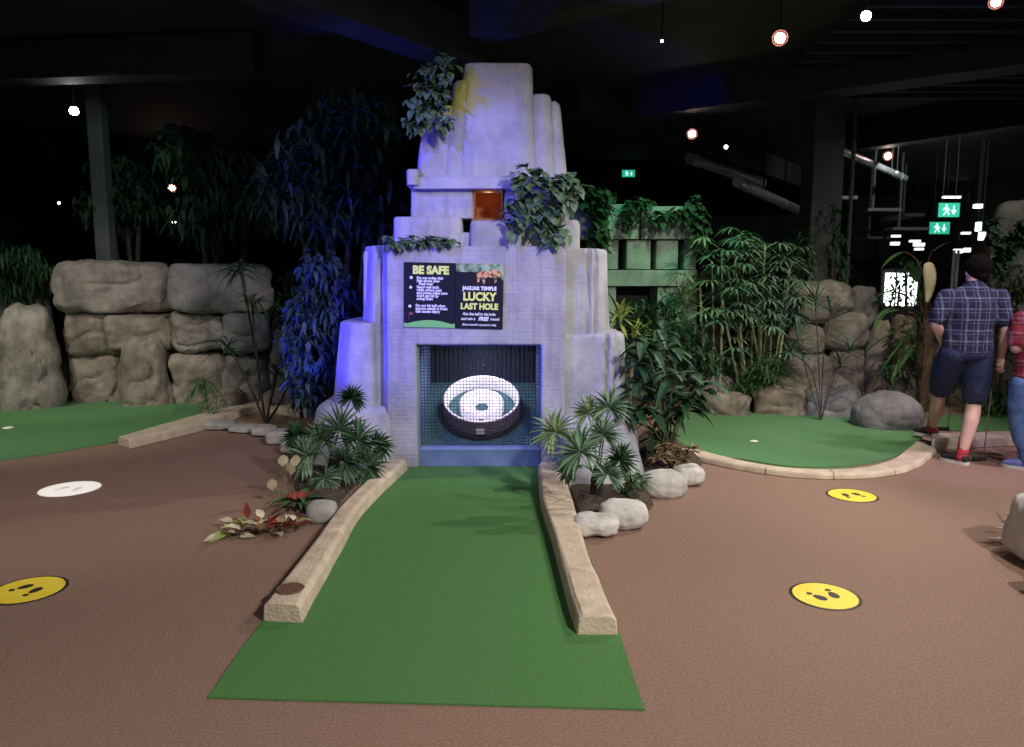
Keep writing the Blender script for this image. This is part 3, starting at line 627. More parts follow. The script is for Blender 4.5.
# planted beds (soil mounds)
def bed(pxs, h, label):
    P = catmull([G(x, y) for x, y in pxs]+[G(*pxs[0])], 5)[:-1]; c = sum(P, V())/len(P); mb = MB(); n = len(P); vs = []; fs = []
    for k, (t, z) in enumerate([(1, 0), (.93, h*.6), (.75, h*.85), (.45, h), (.15, h*1.05)]):
        for p in P:
            q = c.lerp(p, t); vs.append((q.x, q.y, max(0, z+.02*noise.noise(q*6)*(z > 0))))
    for k in range(4):
        for i in range(n): fs.append((k*n+i, k*n+(i+1) % n, (k+1)*n+(i+1) % n, (k+1)*n+i))
    fs.append(tuple(4*n+i for i in range(n))); mb.add(vs, fs); return tag(mb.build('soil_bed', M['soil']), label, 'soil')
bed([(287, 446), (306, 430), (390, 440), (392, 458), (362, 478), (330, 512), (300, 508)], .07, 'dark soil bed under the left fan palm')
bed([(562, 470), (600, 468), (652, 500), (632, 518), (600, 526), (580, 522)], .07, 'dark soil bed under the right fan palm')
bed([(640, 490), (636, 440), (660, 432), (690, 452), (702, 464), (680, 480)], .06, 'dark soil bed under the broad leaved plant')
# right rocks
g = 'low rounded rocks along the back of the kidney shaped turf'
rock('boulder', (706, 393, 753, 416), 8.0, .5, 'short brown rock at the left end behind the kidney shaped turf', g, 'rock_brown', k=3.8, z0=0, sub=4)
rock('boulder', (752, 390, 803, 415), 8.05, .5, 'brown grey low rock behind the middle of the kidney shaped turf', g, 'rock_brown', k=4.0, z0=0, sub=4)
rock('boulder', (800, 388, 854, 416), 7.95, .5, 'grey low rock in front of the stacked brown boulders', g, 'rock_grey', k=3.6, z0=0, sub=4)
rock('boulder', (850, 393, 923, 428), 7.2, .55, 'smooth dark grey rock beside the man, sloping down to the kerb', g, 'rock_grey', k=2.2, z0=0, amp=.03, crack=0)
g = 'stacked brown boulders in front of the broad pillar'
YR = 9.2
rock('boulder', (793, 283, 848, 324), YR, .7, 'pale rounded boulder on top of the stack by the broad pillar', g, k=3.4)
rock('boulder', (786, 323, 824, 360), YR, .7, 'boulder at the left of the middle row under the pale top boulder', g, k=2.8)
rock('boulder', (820, 312, 866, 352), YR-.08, .75, 'large tan boulder at the right of the middle row of the stack', g, 'rock', k=2.8)
rock('boulder', (782, 352, 832, 400), YR-.12, .8, 'bottom left boulder of the stack behind thin palm leaves', g, k=2.8, z0=0)
rock('boulder', (822, 346, 868, 402), YR-.12, .8, 'bottom right brown boulder of the stack by the broad pillar', g, 'rock_brown', k=3.0, z0=0)
rock('boulder', (846, 288, 876, 330), YR+.5, .5, 'dark square boulder behind the right shoulder of the stack', None, 'rock_grey', k=5, z0=0)
rock('boulder', (864, 320, 890, 392), YR-.3, .5, 'narrow upright brown rock right of the stack', None, 'rock_brown', k=3.4, z0=0)
rock('boulder', (885, 316, 916, 400), YR-.5, .5, 'dark trunk-like rock behind the big leaved plant', None, 'rock_brown', k=3.4, z0=0)
rock('boulder', (692, 374, 735, 404), 8.85, .4, 'sunny tan rock among the plants behind the turf', None, 'rock', k=2.6, z0=0, sub=4)
rock('boulder', (738, 378, 790, 396), 9.0, .5, 'flat tan slab at the foot of the bamboo palm', None, 'rock', k=3, z0=0, sub=4)
rock('rock_column', (978, 203, 1090, 400), 9.4, .6, 'tall taupe rock column with vines, behind the two people', None, 'rock', k=9, z0=0, amp=.06, cat='rock')
rock('rock_column', (968, 235, 990, 400), 9.9, .5, 'narrow shadowy rock column just behind the man\'s head', None, 'rock_brown', k=4, z0=0, amp=.05, cat='rock')
# foreground right rock
a = G(1046, 588); o = rock_mb((a.x+.27, a.y+.24, 0), (.42, .55, .40), 3.2, 77, .03, 5).build('boulder', M['white_stone']); tag(o, 'pale rock cut by the right edge of the photo, nearest the camera', 'rock')
a = G(1026, 596); o = rock_mb((a.x+.06, a.y+.0, 0), (.13, .13, .13), 2.4, 78, .02, 4).build('rock', M['rock']); tag(o, 'small rock at the foot of the pale right edge rock', 'rock')
# ---------------------------------------------------------------- ruin at right back
RU = empty('ruin_wall', (1.9, 9.6, 0), 'green lit stone ruin wall with dark slots and a doorway, right of the temple', 'wall')
YR2 = 9.6
def rb(name, x0, y0, x1, y1, dy=0, d=.6):
    a = D(x0, y1, YR2+dy); b = D(x1, y0, YR2+dy); k = mass(name, rect(a.x, b.x, YR2+dy, YR2+dy+d), rect(a.x, b.x, YR2+dy+.01, YR2+dy+d), a.z, b.z, M['ruin'], RU, rnd=.015, amp=.008)
rb('top_block', 570, 204, 640, 239, -.05); rb('top_block', 641, 206, 692, 239, -.04)
for x0, x1 in ((590, 619), (626, 651), (656, 679), (684, 697)): rb('pillar_block', x0, 240, x1, 269)
rb('ledge_block', 585, 270, 698, 286, -.04)
rb('pier_block', 585, 287, 617, 345, 0); rb('pier_block', 656, 287, 698, 345, 0)
rb('base_block', 585, 346, 698, 418, .0) if False else None
a = D(585, 345, YR2); b = D(698, 345, YR2); mass('base_block', rect(a.x, b.x, YR2, YR2+.6), rect(a.x, b.x, YR2, YR2+.6), 0, a.z, M['ruin'], RU, rnd=.03)
mb = MB(); a = D(588, 346, YR2+.5); b = D(696, 236, YR2+.5); mb.box((a.x, YR2+.5, a.z), (b.x, YR2+.55, b.z)); mb.build('back_panel', M['dark'], RU, smooth=False)
# ---------------------------------------------------------------- exit signs
def exitsign(px, Y, label):
    x0, y0, x1, y1 = px; a = D(x0, y1, Y); b = D(x1, y0, Y); e = empty('exit_sign', ((a.x+b.x)/2, Y, b.z), label, 'exit sign', 'green exit signs')
    w = b.x-a.x; h = b.z-a.z
    mb = MB(); mb.box((a.x-.01, Y, a.z-.01), (b.x+.01, Y+.05, b.z+.01)); mb.build('casing', M['dark'], e, smooth=False)
    mb = MB(); mb.box((a.x, Y-.004, a.z), (b.x, Y, b.z)); mb.build('lit_panel', M['exitgreen'], e, smooth=False)
    mb = MB(); cx = a.x+w*.36; y = Y-.008; zc_ = a.z
    mb.ball((cx, y, zc_+h*.82), (h*.08, .003, h*.09), 10, 6)
    for q in ([(-.12, .70), (.10, .72), (.14, .42), (-.04, .40)], [(-.04, .42), (.06, .42), (-.12, .12), (-.22, .14)], [(.04, .42), (.14, .42), (.26, .20), (.20, .12)], [(.10, .70), (.28, .5), (.24, .44), (.08, .6)], [(-.12, .70), (-.26, .52), (-.2, .48), (-.06, .62)]):
        mb.slab([(cx+u*h, zc_+v*h) for u, v in q][::-1], y, y+.004)
    mb.build('running_figure', M['exitwhite'], e, smooth=False)
    mb = MB(); cx = a.x+w*.72
    mb.slab([(cx-.05*h, zc_+.8*h), (cx+.05*h, zc_+.8*h), (cx+.05*h, zc_+.5*h), (cx+.2*h, zc_+.5*h), (cx, zc_+.15*h), (cx-.2*h, zc_+.5*h), (cx-.05*h, zc_+.5*h)][::-1], y, y+.004); mb.build('arrow', M['exitwhite'], e, smooth=False)
    for sx in (.2, .8):
        mb = MB(); x = a.x+w*sx; mb.tube([(x, Y+.02, b.z), (x, Y+.02, CE)], .006, 6); mb.build('hanger', M['dark'], e)
M['exitgreen'] = mat('exit_green', (.02, .3, .2), .5, emit=(.03, .55, .33), es=.75)
M['exitwhite'] = mat('exit_white', (.7, .9, .85), .5, emit=(.6, 1, .85), es=1.2)
exitsign((938, 203, 960, 217), 14.0, 'upper and larger of the two green exit signs at the far right')
exitsign((929, 222, 950, 234), 16.0, 'lower of the two green exit signs at the far right')
exitsign((622, 170, 635, 177), 17.0, 'tiny green exit sign high up beyond the temple right shoulder')
# ---------------------------------------------------------------- spotlights in the ceiling
def spot_fix(px, z, r, col, es, label, aim=None, power=0, cone=70, lc=None):
    r *= .82
    p = G(*px, z); e = empty('spotlight', p, label, 'spotlight', 'spotlights under the ceiling')
    tgt = V((0, 0, CAMH)); d = ((V(aim) if aim else tgt)-p).normalized()
    rot_ = d.to_track_quat('-Z', 'Y').to_matrix()
    mb = MB(); mb.lathe([(0, .16), (r*.8, .16), (r*1.2, .10), (r*1.25, -.02), (r*1.12, -.02), (r*1.1, .0)], 20, rot_, p); mb.build('housing', M['dark'], e)
    key = 'lamp%s' % (str(col)+str(es)); 
    if key not in M: M[key] = mat('lamp_glass_%d' % len(M), (1, 1, 1), .4, emit=col, es=es)
    mb = MB(); mb.lathe([(r*1.1, .0), (r*.6, -.008), (0, -.01)], 20, rot_, p); mb.build('lamp', M[key], e)
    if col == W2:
        mb = MB(); mb.lathe([(r*1.1, -.001), (r*1.75, -.03)], 20, rot_, p); mb.build('glow_ring', M['glow_ring'], e)  # added emissive ring, imitates the reddish glow around the lamp
    mb = MB(); mb.tube([p-d*.08, V((p.x, p.y, CE)) - d*.0], .008, 6); mb.build('stem', M['dark'], e)
    if power: light('SPOT', p+d*.03, p+d, power, lc or col, size=r, cone=cone, name='spotlight_beam')
def light(kind, loc, tgt, power, col, size=.1, cone=60, name='lamp_light', blend=.6):
    l = bpy.data.lights.new(name, kind); l.energy = power; l.color = col
    if kind == 'SPOT': l.spot_size = R(cone); l.spot_blend = blend; l.shadow_soft_size = size
    elif kind == 'AREA': l.size = size
    else: l.shadow_soft_size = size
    o = bpy.data.objects.new(name, l); C.objects.link(o); o.location = loc
    if tgt is not None: o.rotation_euler = (V(tgt)-V(loc)).to_track_quat('-Z', 'Y').to_euler()
    return o
M['glow_ring'] = mat('reddish_glow_ring', (.5, .2, .15), .5, emit=(1, .30, .22), es=.45)
W1 = (1, .96, .92); W2 = (1, .72, .62)
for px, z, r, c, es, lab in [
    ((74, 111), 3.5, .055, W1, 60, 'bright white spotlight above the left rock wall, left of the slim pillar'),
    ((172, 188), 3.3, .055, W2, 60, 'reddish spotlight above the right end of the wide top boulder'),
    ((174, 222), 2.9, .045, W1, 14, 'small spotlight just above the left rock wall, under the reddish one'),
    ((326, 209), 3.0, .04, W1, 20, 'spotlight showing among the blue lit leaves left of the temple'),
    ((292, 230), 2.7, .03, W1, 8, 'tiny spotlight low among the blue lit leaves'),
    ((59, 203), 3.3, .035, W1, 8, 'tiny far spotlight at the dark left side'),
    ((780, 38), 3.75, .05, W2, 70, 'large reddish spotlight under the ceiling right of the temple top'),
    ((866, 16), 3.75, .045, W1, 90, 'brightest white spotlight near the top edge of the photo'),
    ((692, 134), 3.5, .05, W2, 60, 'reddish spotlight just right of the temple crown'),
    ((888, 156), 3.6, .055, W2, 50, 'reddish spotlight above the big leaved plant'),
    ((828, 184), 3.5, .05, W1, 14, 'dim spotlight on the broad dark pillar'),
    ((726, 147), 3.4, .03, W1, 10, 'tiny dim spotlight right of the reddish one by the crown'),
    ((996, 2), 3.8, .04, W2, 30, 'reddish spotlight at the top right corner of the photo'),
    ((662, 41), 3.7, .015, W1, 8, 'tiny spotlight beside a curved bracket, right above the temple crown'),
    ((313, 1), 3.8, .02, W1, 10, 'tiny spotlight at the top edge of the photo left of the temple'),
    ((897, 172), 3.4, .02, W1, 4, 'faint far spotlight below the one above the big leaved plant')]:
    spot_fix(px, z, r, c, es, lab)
# ---------------------------------------------------------------- far bright strips on the right
M['stripem'] = mat('strip_lamp', (1, 1, 1), .4, emit=(.95, 1, 1), es=2.6)
M['winem'] = mat('lit_window_glow', (1, 1, 1), .4, emit=(.95, 1, 1), es=4)
slab = ['far strip lamp, upper left of the lower exit sign', 'far strip lamp just under the upper strip', 'short far strip lamp left of the man\'s head', 'wide far strip lamp beside the lower exit sign', 'far strip lamp close under the wide one', 'far strip lamp above the bright row by the man\'s head', 'bright row lamp left of the man\'s head', 'second bright row lamp over the man\'s head', 'far strip lamp over the upper exit sign', 'small bright lamp at the top corner of the tall taupe rock column', 'bright lamp halfway beside the tall taupe rock column', 'lowest bright lamp beside the tall taupe rock column']
for i, (x0, y0, x1, y1) in enumerate([(893, 235, 901, 237), (892, 242, 900, 245), (911, 240, 921, 242), (915, 243, 925, 246), (916, 248, 924, 250), (963, 232, 971, 234), (955, 249, 963, 253), (963, 248, 971, 252), (944, 196, 962, 198), (976, 204, 983, 208), (978, 222, 982, 231), (981, 232, 986, 240)]):
    Y = 19+.2*i if i < 9 else 14.5; a = D(x0, y1, Y); b = D(x1, y0, Y); e = empty('strip_lamp', (a.x, Y, b.z), slab[i], 'lamp', 'far strip lamps')
    mb = MB(); mb.box((a.x, Y, a.z), (b.x, Y+.1, b.z)); mb.build('tube', M['stripem'], e, smooth=False); mb = MB(); mb.box((a.x-.02, Y, b.z), (b.x+.02, Y+.12, b.z+.03)); mb.build('casing', M['dark'], e, smooth=False)
    mb = MB(); mb.box(((a.x+b.x)/2-.01, Y+.05, b.z+.02), ((a.x+b.x)/2+.01, Y+.07, CE)); mb.build('hanger', M['dark'], e, smooth=False)
M['panel'] = mat('dim_ceiling_panel', (.07, .075, .075), .7)
for (x0, y0, x1, y1, Yp) in ((868, 208, 902, 211, 15), (893, 226, 930, 230, 15.5), (905, 212, 925, 216, 17), (868, 236, 890, 239, 17.5), (838, 196, 858, 199, 14.5)):
    a = D(x0, y1, Yp); b = D(x1, y0, Yp); n_trim += 1; mb = MB(); mb.box((a.x, Yp, a.z), (b.x, Yp+1.2, a.z+.06)); mb.box(((a.x+b.x)/2-.02, Yp+.5, a.z+.05), ((a.x+b.x)/2+.02, Yp+.54, CE)); struct(mb.build('trim_%d' % n_trim, M['panel'], smooth=False))
a = D(884, 306, 14.5); b = D(918, 273, 14.5); e = empty('lit_window', (a.x, 14.5, 0), 'bright white window glowing through the big leaved plant', 'window')
mb = MB(); mb.box((a.x, 14.5, a.z), (b.x, 14.52, b.z)); mb.build('glowing_pane', M['winem'], e, smooth=False)
mb = MB(); mb.box((a.x-.08, 14.52, 0), (b.x+.08, 14.6, b.z+.08)); mb.build('frame', M['dark'], e, smooth=False)
for t in (.33, .66):
    mb = MB(); x = a.x+(b.x-a.x)*t; mb.box((x-.015, 14.49, a.z), (x+.015, 14.51, b.z)); mb.build('bar', M['dark'], e, smooth=False)
for x, lab in ((951.5, 'thin white door post left of the man\'s head'), (955.5, 'second thin white post left of the man\'s head')):
    a = D(x, 300, 13); mb = MB(); mb.box((a.x-.015, 13, 0), (a.x+.015, 13.04, D(x, 250, 13).z)); tag(mb.build('door_post', mat('white_post%d' % int(x), (.6, .62, .62), .5), smooth=False), lab, 'post')
# ---------------------------------------------------------------- plants
def rnd(a, b): return random.uniform(a, b)
def plant(name, loc, label, cat='plant', group=None): return empty(name, loc, label, cat, group)
def sub(e, name, mb, m, label=None):
    o = mb.build(name, M[m], e)
    if label: o['label'] = label
    return o
# fan palms
def fanpalm(base, fans, label, mats, r0=.2, n=24, W=.042):
    base = V(base); e = plant('fan_palm', base, label)
    mb = MB(); mb.tube([base, base+V((0, .02, .10)), base+V((.01, .02, .2))], [.05, .045, .03], 10); sub(e, 'stem', mb, 'bark')
    for i, (px, py, dy, rr, m) in enumerate(fans):
        c = D(px, py, base.y+dy); st = base+V((rnd(-.03, .03), 0, .12)); mid = st.lerp(c, .55)+V((0, 0, .05))
        f = MB(); f.tube(catmull([st, mid, c], 4), .005, 5); dr = (c-st).normalized(); nr = (V((0, -1, .35))+V((dr.x*.5, 0, 0))).normalized()
        f.fan(c, nr, dr+V((0, 0, .2)), rr*.84, n, 290, W); sub(e, 'frond', f, m)
b0 = G(598, 506)
fanpalm((b0.x, b0.y+.06, .06), [(556, 432, -.10, .24, 'fanlight'), (580, 452, -.28, .26, 'fan'), (609, 407, .02, .22, 'fan'), (588, 413, .05, .17, 'fanlight'), (603, 434, -.15, .2, 'fan'), (620, 460, -.20, .17, 'leafdark'), (608, 474, -.22, .16, 'fan'), (570, 468, .02, .15, 'fan')], 'fan palm with spiky round fronds right of the green lane', None)
b0 = G(334, 486)
fanpalm((b0.x, b0.y+.0, .06), [(340, 430, .05, .30, 'fandark'), (358, 440, -.05, .26, 'fandark'), (322, 440, .0, .24, 'fandark'), (308, 456, -.05, .24, 'fan'), (368, 466, -.12, .2, 'fandark'), (345, 462, -.15, .22, 'fandark'), (352, 398, .1, .17, 'leafdark'), (325, 478, -.25, .16, 'fan'), (296, 436, .1, .18, 'leafdark'), (378, 445, .0, .17, 'leafdark')], 'fan palm lit bluish at the left foot of the temple', None)
# low bromeliad with red base + cream leaves
def rosette(name, base, label, m, n, L, W, droop=.6, up=.9, stem='stem'):
    base = V(base); e = plant(name, base, label); mb = MB()
    for i in range(n):
        a = 2*PI*i/n+rnd(-.3, .3); u = up*rnd(.5, 1.2); mb.leaf(base+V((0, 0, .01)), (math.cos(a), math.sin(a), u), L*rnd(.7, 1.1), W, droop*rnd(.7, 1.3), 6)
    sub(e, 'leaves', mb, m); mb = MB(); mb.tube([base-V((0, 0, .02)), base+V((0, 0, .06))], [.02, .015], 8); sub(e, 'stem', mb, stem); return e
q = G(300, 508); e = rosette('bromeliad', (q.x, q.y, .02), 'green bromeliad with red heart in front of the left fan palm', 'leaf', 26, .30, .045)
mb = MB()
for i in range(12): a = 2*PI*i/12; mb.leaf((q.x, q.y-.02, .03), (math.cos(a), math.sin(a)-.2, 1.2), .15, .04, .3, 4)
sub(e, 'red_leaves', mb, 'red')
q = G(290, 505); e = plant('cream_leaf_plant', (q.x, q.y, 0), 'few rounded cream leaves on stalks by the left fan palm')
mb = MB(); sm = MB()
for (px, py) in [(283, 462), (291, 470), (272, 486), (285, 478), (295, 462)]:
    c = D(px, py, q.y-.02); sm.tube([q, q.lerp(c, .6)+V((.01, 0, 0)), c], .003, 5); mb.leaf(c-V((0, 0, .03)), (rnd(-.3, .3), -.3, 1), .12, .07, .2, 5)
sub(e, 'leaves', mb, 'cream'); sub(e, 'stalk', sm, 'stem')
def litter(px0, px1, py, n, m, label, L=.12, W=.055, name='fallen_leaves', h=.075):
    c = G((px0+px1)/2, py); e = plant(name, (c.x, c.y, 0), label)
    x0 = G(px0, py).x; x1 = G(px1, py).x
    for mk_ in m:
        mb = MB()
        for i in range(n):
            p = V((rnd(x0, x1), c.y+rnd(-.07, .1), rnd(.006, h))); mb.leaf(p, (rnd(-1, 1), rnd(-1, 1), rnd(-.0, .9)), L*rnd(.6, 1.2), W, rnd(.1, .4), 4, roll=rnd(-.5, .5))
        for i, v in enumerate(mb.v):
            if v[2] < .003: mb.v[i] = (v[0], v[1], .003)
        sub(e, mk_+'_leaves', mb, mk_)
litter(240, 298, 534, 9, ['red', 'dry', 'red', 'dry', 'cream'], 'low red and cream leaves lying on the carpet left of the kerb')
litter(222, 246, 537, 9, ['cream', 'lime'], 'pale cream green leaves at the outer tip of the red leaves')
litter(1006, 1026, 548, 8, ['cream', 'dry'], 'dry cream leaves lying against the pale right edge rock', .14, .03, h=.2)
q = G(1004, 545)
# broad leaved plant right of the temple
def bushplant(name, base, label, m, spots, Y, L=.26, W=.10, n=6, stem='stem', droop=.5, cat='plant', group=None, depth=.25):
    base = V(base); e = plant(name, base, label, cat, group); sm = MB(); lm = MB()
    for (px, py) in spots:
        c = D(px, py, Y+rnd(-depth, depth)); mid = base.lerp(c, .6); mid.z = base.z+(c.z-base.z)*.75; sm.tube(catmull([base+V((rnd(-.05, .05), rnd(-.04, .04), 0)), mid, c], 4), .007, 5)
        for i in range(n):
            a = rnd(0, 2*PI); lm.leaf(c+V((rnd(-.03, .03), rnd(-.03, .03), rnd(-.05, .02))), (math.cos(a), math.sin(a)-.3, rnd(-.1, .7)), L*rnd(.6, 1.15), W*rnd(.8, 1.1), droop*rnd(.6, 1.4), 6, .35)
    sub(e, 'leaves', lm, m); sub(e, 'stems', sm, stem); return e
q = G(665, 462)
bushplant('broad_leaf_plant', (q.x, q.y, .05), 'large dark broad leaved plant behind the right corner of the temple', 'leafdark',
          [(645, 345), (655, 365), (640, 385), (660, 390), (675, 375), (690, 395), (650, 410), (668, 412), (685, 408), (655, 435), (640, 360), (668, 350), (700, 385), (662, 330), (638, 410), (676, 395)], q.y-.05, .28, .09, 11)
q = G(672, 474)
bushplant('low_leafy_plant', (q.x, q.y, .05), 'low yellowish leafy plant in the bed beneath the broad leaved plant', 'dry', [(660, 455), (672, 462), (684, 458), (690, 448), (665, 445), (678, 450)], q.y, .12, .03, 16, droop=.3, depth=.05)
q = G(640, 500); 
bushplant('low_leafy_plant', (q.x-.12, q.y-.03, .05), 'small green leafy plant at the foot of the right fan palm', 'leaf', [(632, 488), (640, 478), (622, 492), (628, 480), (616, 500)], q.y-.1, .10, .035, 14, droop=.2, depth=.04)
# spiky dracaenas
def spiky(base, heads, label, m, n=36, L=.42, W=.035, droop=.35, stemr=.012, name='dracaena', stem='stem', up=.6):
    base = V(base); e = plant(name, base, label); sm = MB()
    for (c, k) in heads:
        c = V(c); mid = base.lerp(c, .5)+V((rnd(-.03, .03), 0, 0)); sm.tube(catmull([base, mid, c], 4), stemr, 7); mb = MB()
        for i in range(int(n*k)):
            a = rnd(0, 2*PI); mb.leaf(c+V((0, 0, rnd(-.08, .03))), (math.cos(a), math.sin(a), rnd(-.2, 1.3)*up/.6), L*rnd(.7, 1.1), W, droop*rnd(.5, 1.4), 5)
        sub(e, 'leaf_head', mb, m)
    sub(e, 'stems', sm, stem); return e
b0 = G(264, 426); Yd = b0.y+.05
b0 = V((b0.x, Yd, 0))
spiky(b0, [(D(240, 268, Yd), 1), (D(252, 300, Yd-.1), .6), (D(288, 330, Yd+.1), .7), (D(228, 345, Yd), .6), (D(276, 372, Yd-.1), .7), (D(290, 380, Yd+.15), .6)], 'slender multi stemmed plant with spiky heads before the left rock wall', 'leafdark', 40, .36, .026, .5, .013, 'dracaena', 'bark')
q = G(202, 424); bq = V((q.x+.02, q.y+.15, 0)); e = plant('drooping_palm', bq, 'short plant with drooping feathered leaf over the low left kerb'); mb = MB()
for (px, py, ex, ey) in [(200, 385, 180, 412), (205, 380, 226, 410), (203, 378, 192, 400), (206, 384, 216, 418)]:
    mb.frond([bq+V((0, 0, .02)), D(px, py, bq.y), D(ex, ey-4, bq.y-.05)], .13, .022, 14, .6, .005)
sub(e, 'fronds', mb, 'leaf')
# blue lit bush left of the temple
def cloud(name, regions, label, m, Y, depth, n, L, W, droop=.6, group=None, cat='plant', trunk=None, down=True, stemr=.02, hang=None):
    """regions: px ellipses (cx,cy,rx,ry)"""
    cx = sum(r[0] for r in regions)/len(regions); base = V((D(cx, 300, Y).x, Y, 0)) if trunk is None else V(trunk)
    e = plant(name, base, label, cat, group); lm = MB(); sm = MB(); tot = sum(r[2]*r[3] for r in regions)
    for (x, y, rx, ry) in regions:
        c = D(x, y, Y)
        if hang: sm.tube(catmull([V((c.x+rnd(-.1, .1), Y, hang)), c+V((rnd(-.05, .05), 0, .2)), c-V((0, 0, .1))], 4), stemr, 5)
        else: sm.tube(catmull([base, base.lerp(c, .5)+V((rnd(-.08, .08), 0, 0)), c], 4), [stemr]*4+[stemr*.7]*4+[stemr*.4], 6)
        rw = rx*Y/F; rh = ry*Y/F
        for i in range(int(n*rx*ry/tot)):
            while True:
                u, v, w = rnd(-1, 1), rnd(-1, 1), rnd(-1, 1)
                if u*u+v*v+w*w < 1: break
            p = c+V((u*rw, w*depth, v*rh)); d = V((rnd(-1, 1), rnd(-1, .6), rnd(-1, .3) if down else rnd(-.3, 1)))
            if p.z < .03: continue
            lm.leaf(p, d, L*rnd(.6, 1.2), W*rnd(.7, 1.2), droop*rnd(.3, 1.2), 3, .25)
    sub(e, 'leaves', lm, m); sub(e, 'stems', sm, 'bark'); return e
cloud('shrub', [(322, 270, 22, 22), (315, 310, 26, 30), (325, 350, 24, 30), (310, 385, 22, 24), (300, 345, 18, 30), (345, 300, 12, 30)], 'dark bush lit deep blue against the left side of the temple', 'bluelitleaf', 6.9, .35, 2200, .11, .045)
cloud('shrub', [(282, 310, 10, 24), (296, 280, 12, 18), (285, 355, 12, 22)], 'dim shrub in the gap between left rock wall and blue bush', 'leafdark', 9.6, .3, 500, .12, .04)
q = D(354, 290, YF+.05)
# hanging canopy on the left
gt = 'dark leafy hanging canopies behind the temple'
cloud('tree', [(355, 130, 45, 45), (320, 160, 45, 40), (370, 190, 40, 45), (295, 190, 40, 35), (330, 215, 35, 22), (395, 215, 18, 30)], 'dark tree with drooping leaves washed faintly blue, left of the temple top', 'treebluelit', 8.3, .8, 3400, .20, .06, trunk=(D(350, 300, 9.2).x, 8.6, 0), stemr=.05, group=gt)
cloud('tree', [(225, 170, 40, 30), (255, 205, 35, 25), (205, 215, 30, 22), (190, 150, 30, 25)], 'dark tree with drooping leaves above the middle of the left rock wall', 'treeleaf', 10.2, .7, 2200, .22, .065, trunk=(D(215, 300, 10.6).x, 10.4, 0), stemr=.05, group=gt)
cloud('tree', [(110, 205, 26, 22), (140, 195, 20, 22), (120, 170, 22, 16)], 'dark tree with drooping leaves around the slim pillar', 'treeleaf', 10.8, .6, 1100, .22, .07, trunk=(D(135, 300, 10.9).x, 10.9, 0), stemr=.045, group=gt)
cloud('fern', [(12, 255, 26, 14), (40, 268, 18, 9), (8, 285, 20, 10)], 'fern spilling over the grey block at the left edge', 'leafdark', 9.9, .4, 700, .2, .03, hang=None, trunk=(D(15, 268, 10.2).x, 10.2, D(15, 272, 10.0).z))
# ivy on temple
def ivy(regions, Y, n, L, label, depth=.08, m='ivy', name='ivy'):
    x = sum(r[0] for r in regions)/len(regions); y = sum(r[1] for r in regions)/len(regions); base = D(x, y, Y)
    e = plant(name, base, label, 'ivy'); lm = MB(); sm = MB(); tot = sum(r[2]*r[3] for r in regions); prev = None
    for (x, y, rx, ry) in regions:
        c = D(x, y, Y-.02)
        if prev: sm.tube(catmull([prev, prev.lerp(c, .5)+V((0, 0, -.03)), c], 3), .006, 5)
        prev = c
        for i in range(int(n*rx*ry/tot)):
            a = rnd(0, 2*PI); q_ = math.sqrt(rnd(0, 1)); p = c+V((math.cos(a)*rx*Y/F*q_, -rnd(0, depth), math.sin(a)*ry*Y/F*q_))
            lm.leaf(p, (rnd(-.8, .8), -.5, rnd(-1, .2)), L*rnd(.7, 1.25), L*.8, .2, 5, .3, wide=.4)
    sub(e, 'leaves', lm, m); sub(e, 'vines', sm, 'stem'); return e
ivy([(446, 66, 12, 10), (432, 80, 18, 15), (424, 100, 16, 16), (418, 122, 13, 12), (444, 122, 9, 12), (440, 100, 12, 14)], YF+.18, 260, .08, 'ivy clump hanging over the upper left of the temple crown')
ivy([(530, 178, 14, 12), (520, 200, 15, 18), (545, 195, 20, 20), (563, 190, 14, 16), (545, 218, 18, 16), (552, 234, 13, 10), (516, 222, 9, 10), (572, 182, 8, 10)], YF+.05, 230, .11, 'large ivy clump spilling beside the orange niche')
ivy([(392, 240, 8, 5), (408, 240, 12, 5), (428, 240, 12, 5), (446, 241, 9, 5)], YF+.06, 90, .075, 'thin row of ivy leaves on the ledge above the BE SAFE notice')
# ruin garlands
ivy([(596, 205, 13, 20), (598, 235, 9, 24), (600, 196, 14, 8), (628, 215, 6, 14), (640, 204, 10, 6), (655, 218, 10, 6), (672, 214, 8, 7), (690, 212, 12, 16), (700, 235, 8, 16)], YR2-.1, 480, .11, 'vine garland draped across the top of the green lit ruin', .15, 'leafdark')
ivy([(1000, 250, 9, 10), (1012, 240, 12, 9), (1018, 228, 8, 8), (996, 268, 7, 9), (990, 230, 4, 14)], 9.2, 260, .11, 'vine climbing the tall taupe rock column', .12, 'leafdark')
# right planting
def grove(base, canes, label, m, name='bamboo_palm', L=.27, W=.034, nh=12, group=None):
    base = V(base); e = plant(name, base, label, 'palm', group); 
    for (bx, tx, ty, k) in canes:
        b_ = V((D(bx, 385, base.y).x, base.y+rnd(-.15, .15), 0)); t = D(tx, ty, base.y+rnd(-.2, .2)); cm_ = MB(); pts = catmull([b_, b_.lerp(t, .5)+V((rnd(-.03, .03), 0, 0)), t], 5); cm_.tube(pts, [.014]*len(pts), 6)
        sub(e, 'cane', cm_, 'cane'); mb = MB()
        for h in range(int(k)+4):
            s = (rnd(.74, 1.0) if h % 4 else rnd(.45, .75)) if h else 1.0; q = pts[int(s*(len(pts)-1))]; a0 = rnd(0, 2*PI); d = V((math.cos(a0), math.sin(a0)-.2, .6)); c = q+d.normalized()*rnd(.12, .3)
            mb.tube([q, c], .004, 4)
            for j in range(nh): a = a0+R(-100+200*j/(nh-1)); mb.leaf(c, (math.cos(a), math.sin(a), rnd(.0, .5)), L*rnd(.8, 1.1), W, .5, 4)
        sub(e, 'leaf_tuft', mb, m)
    return e
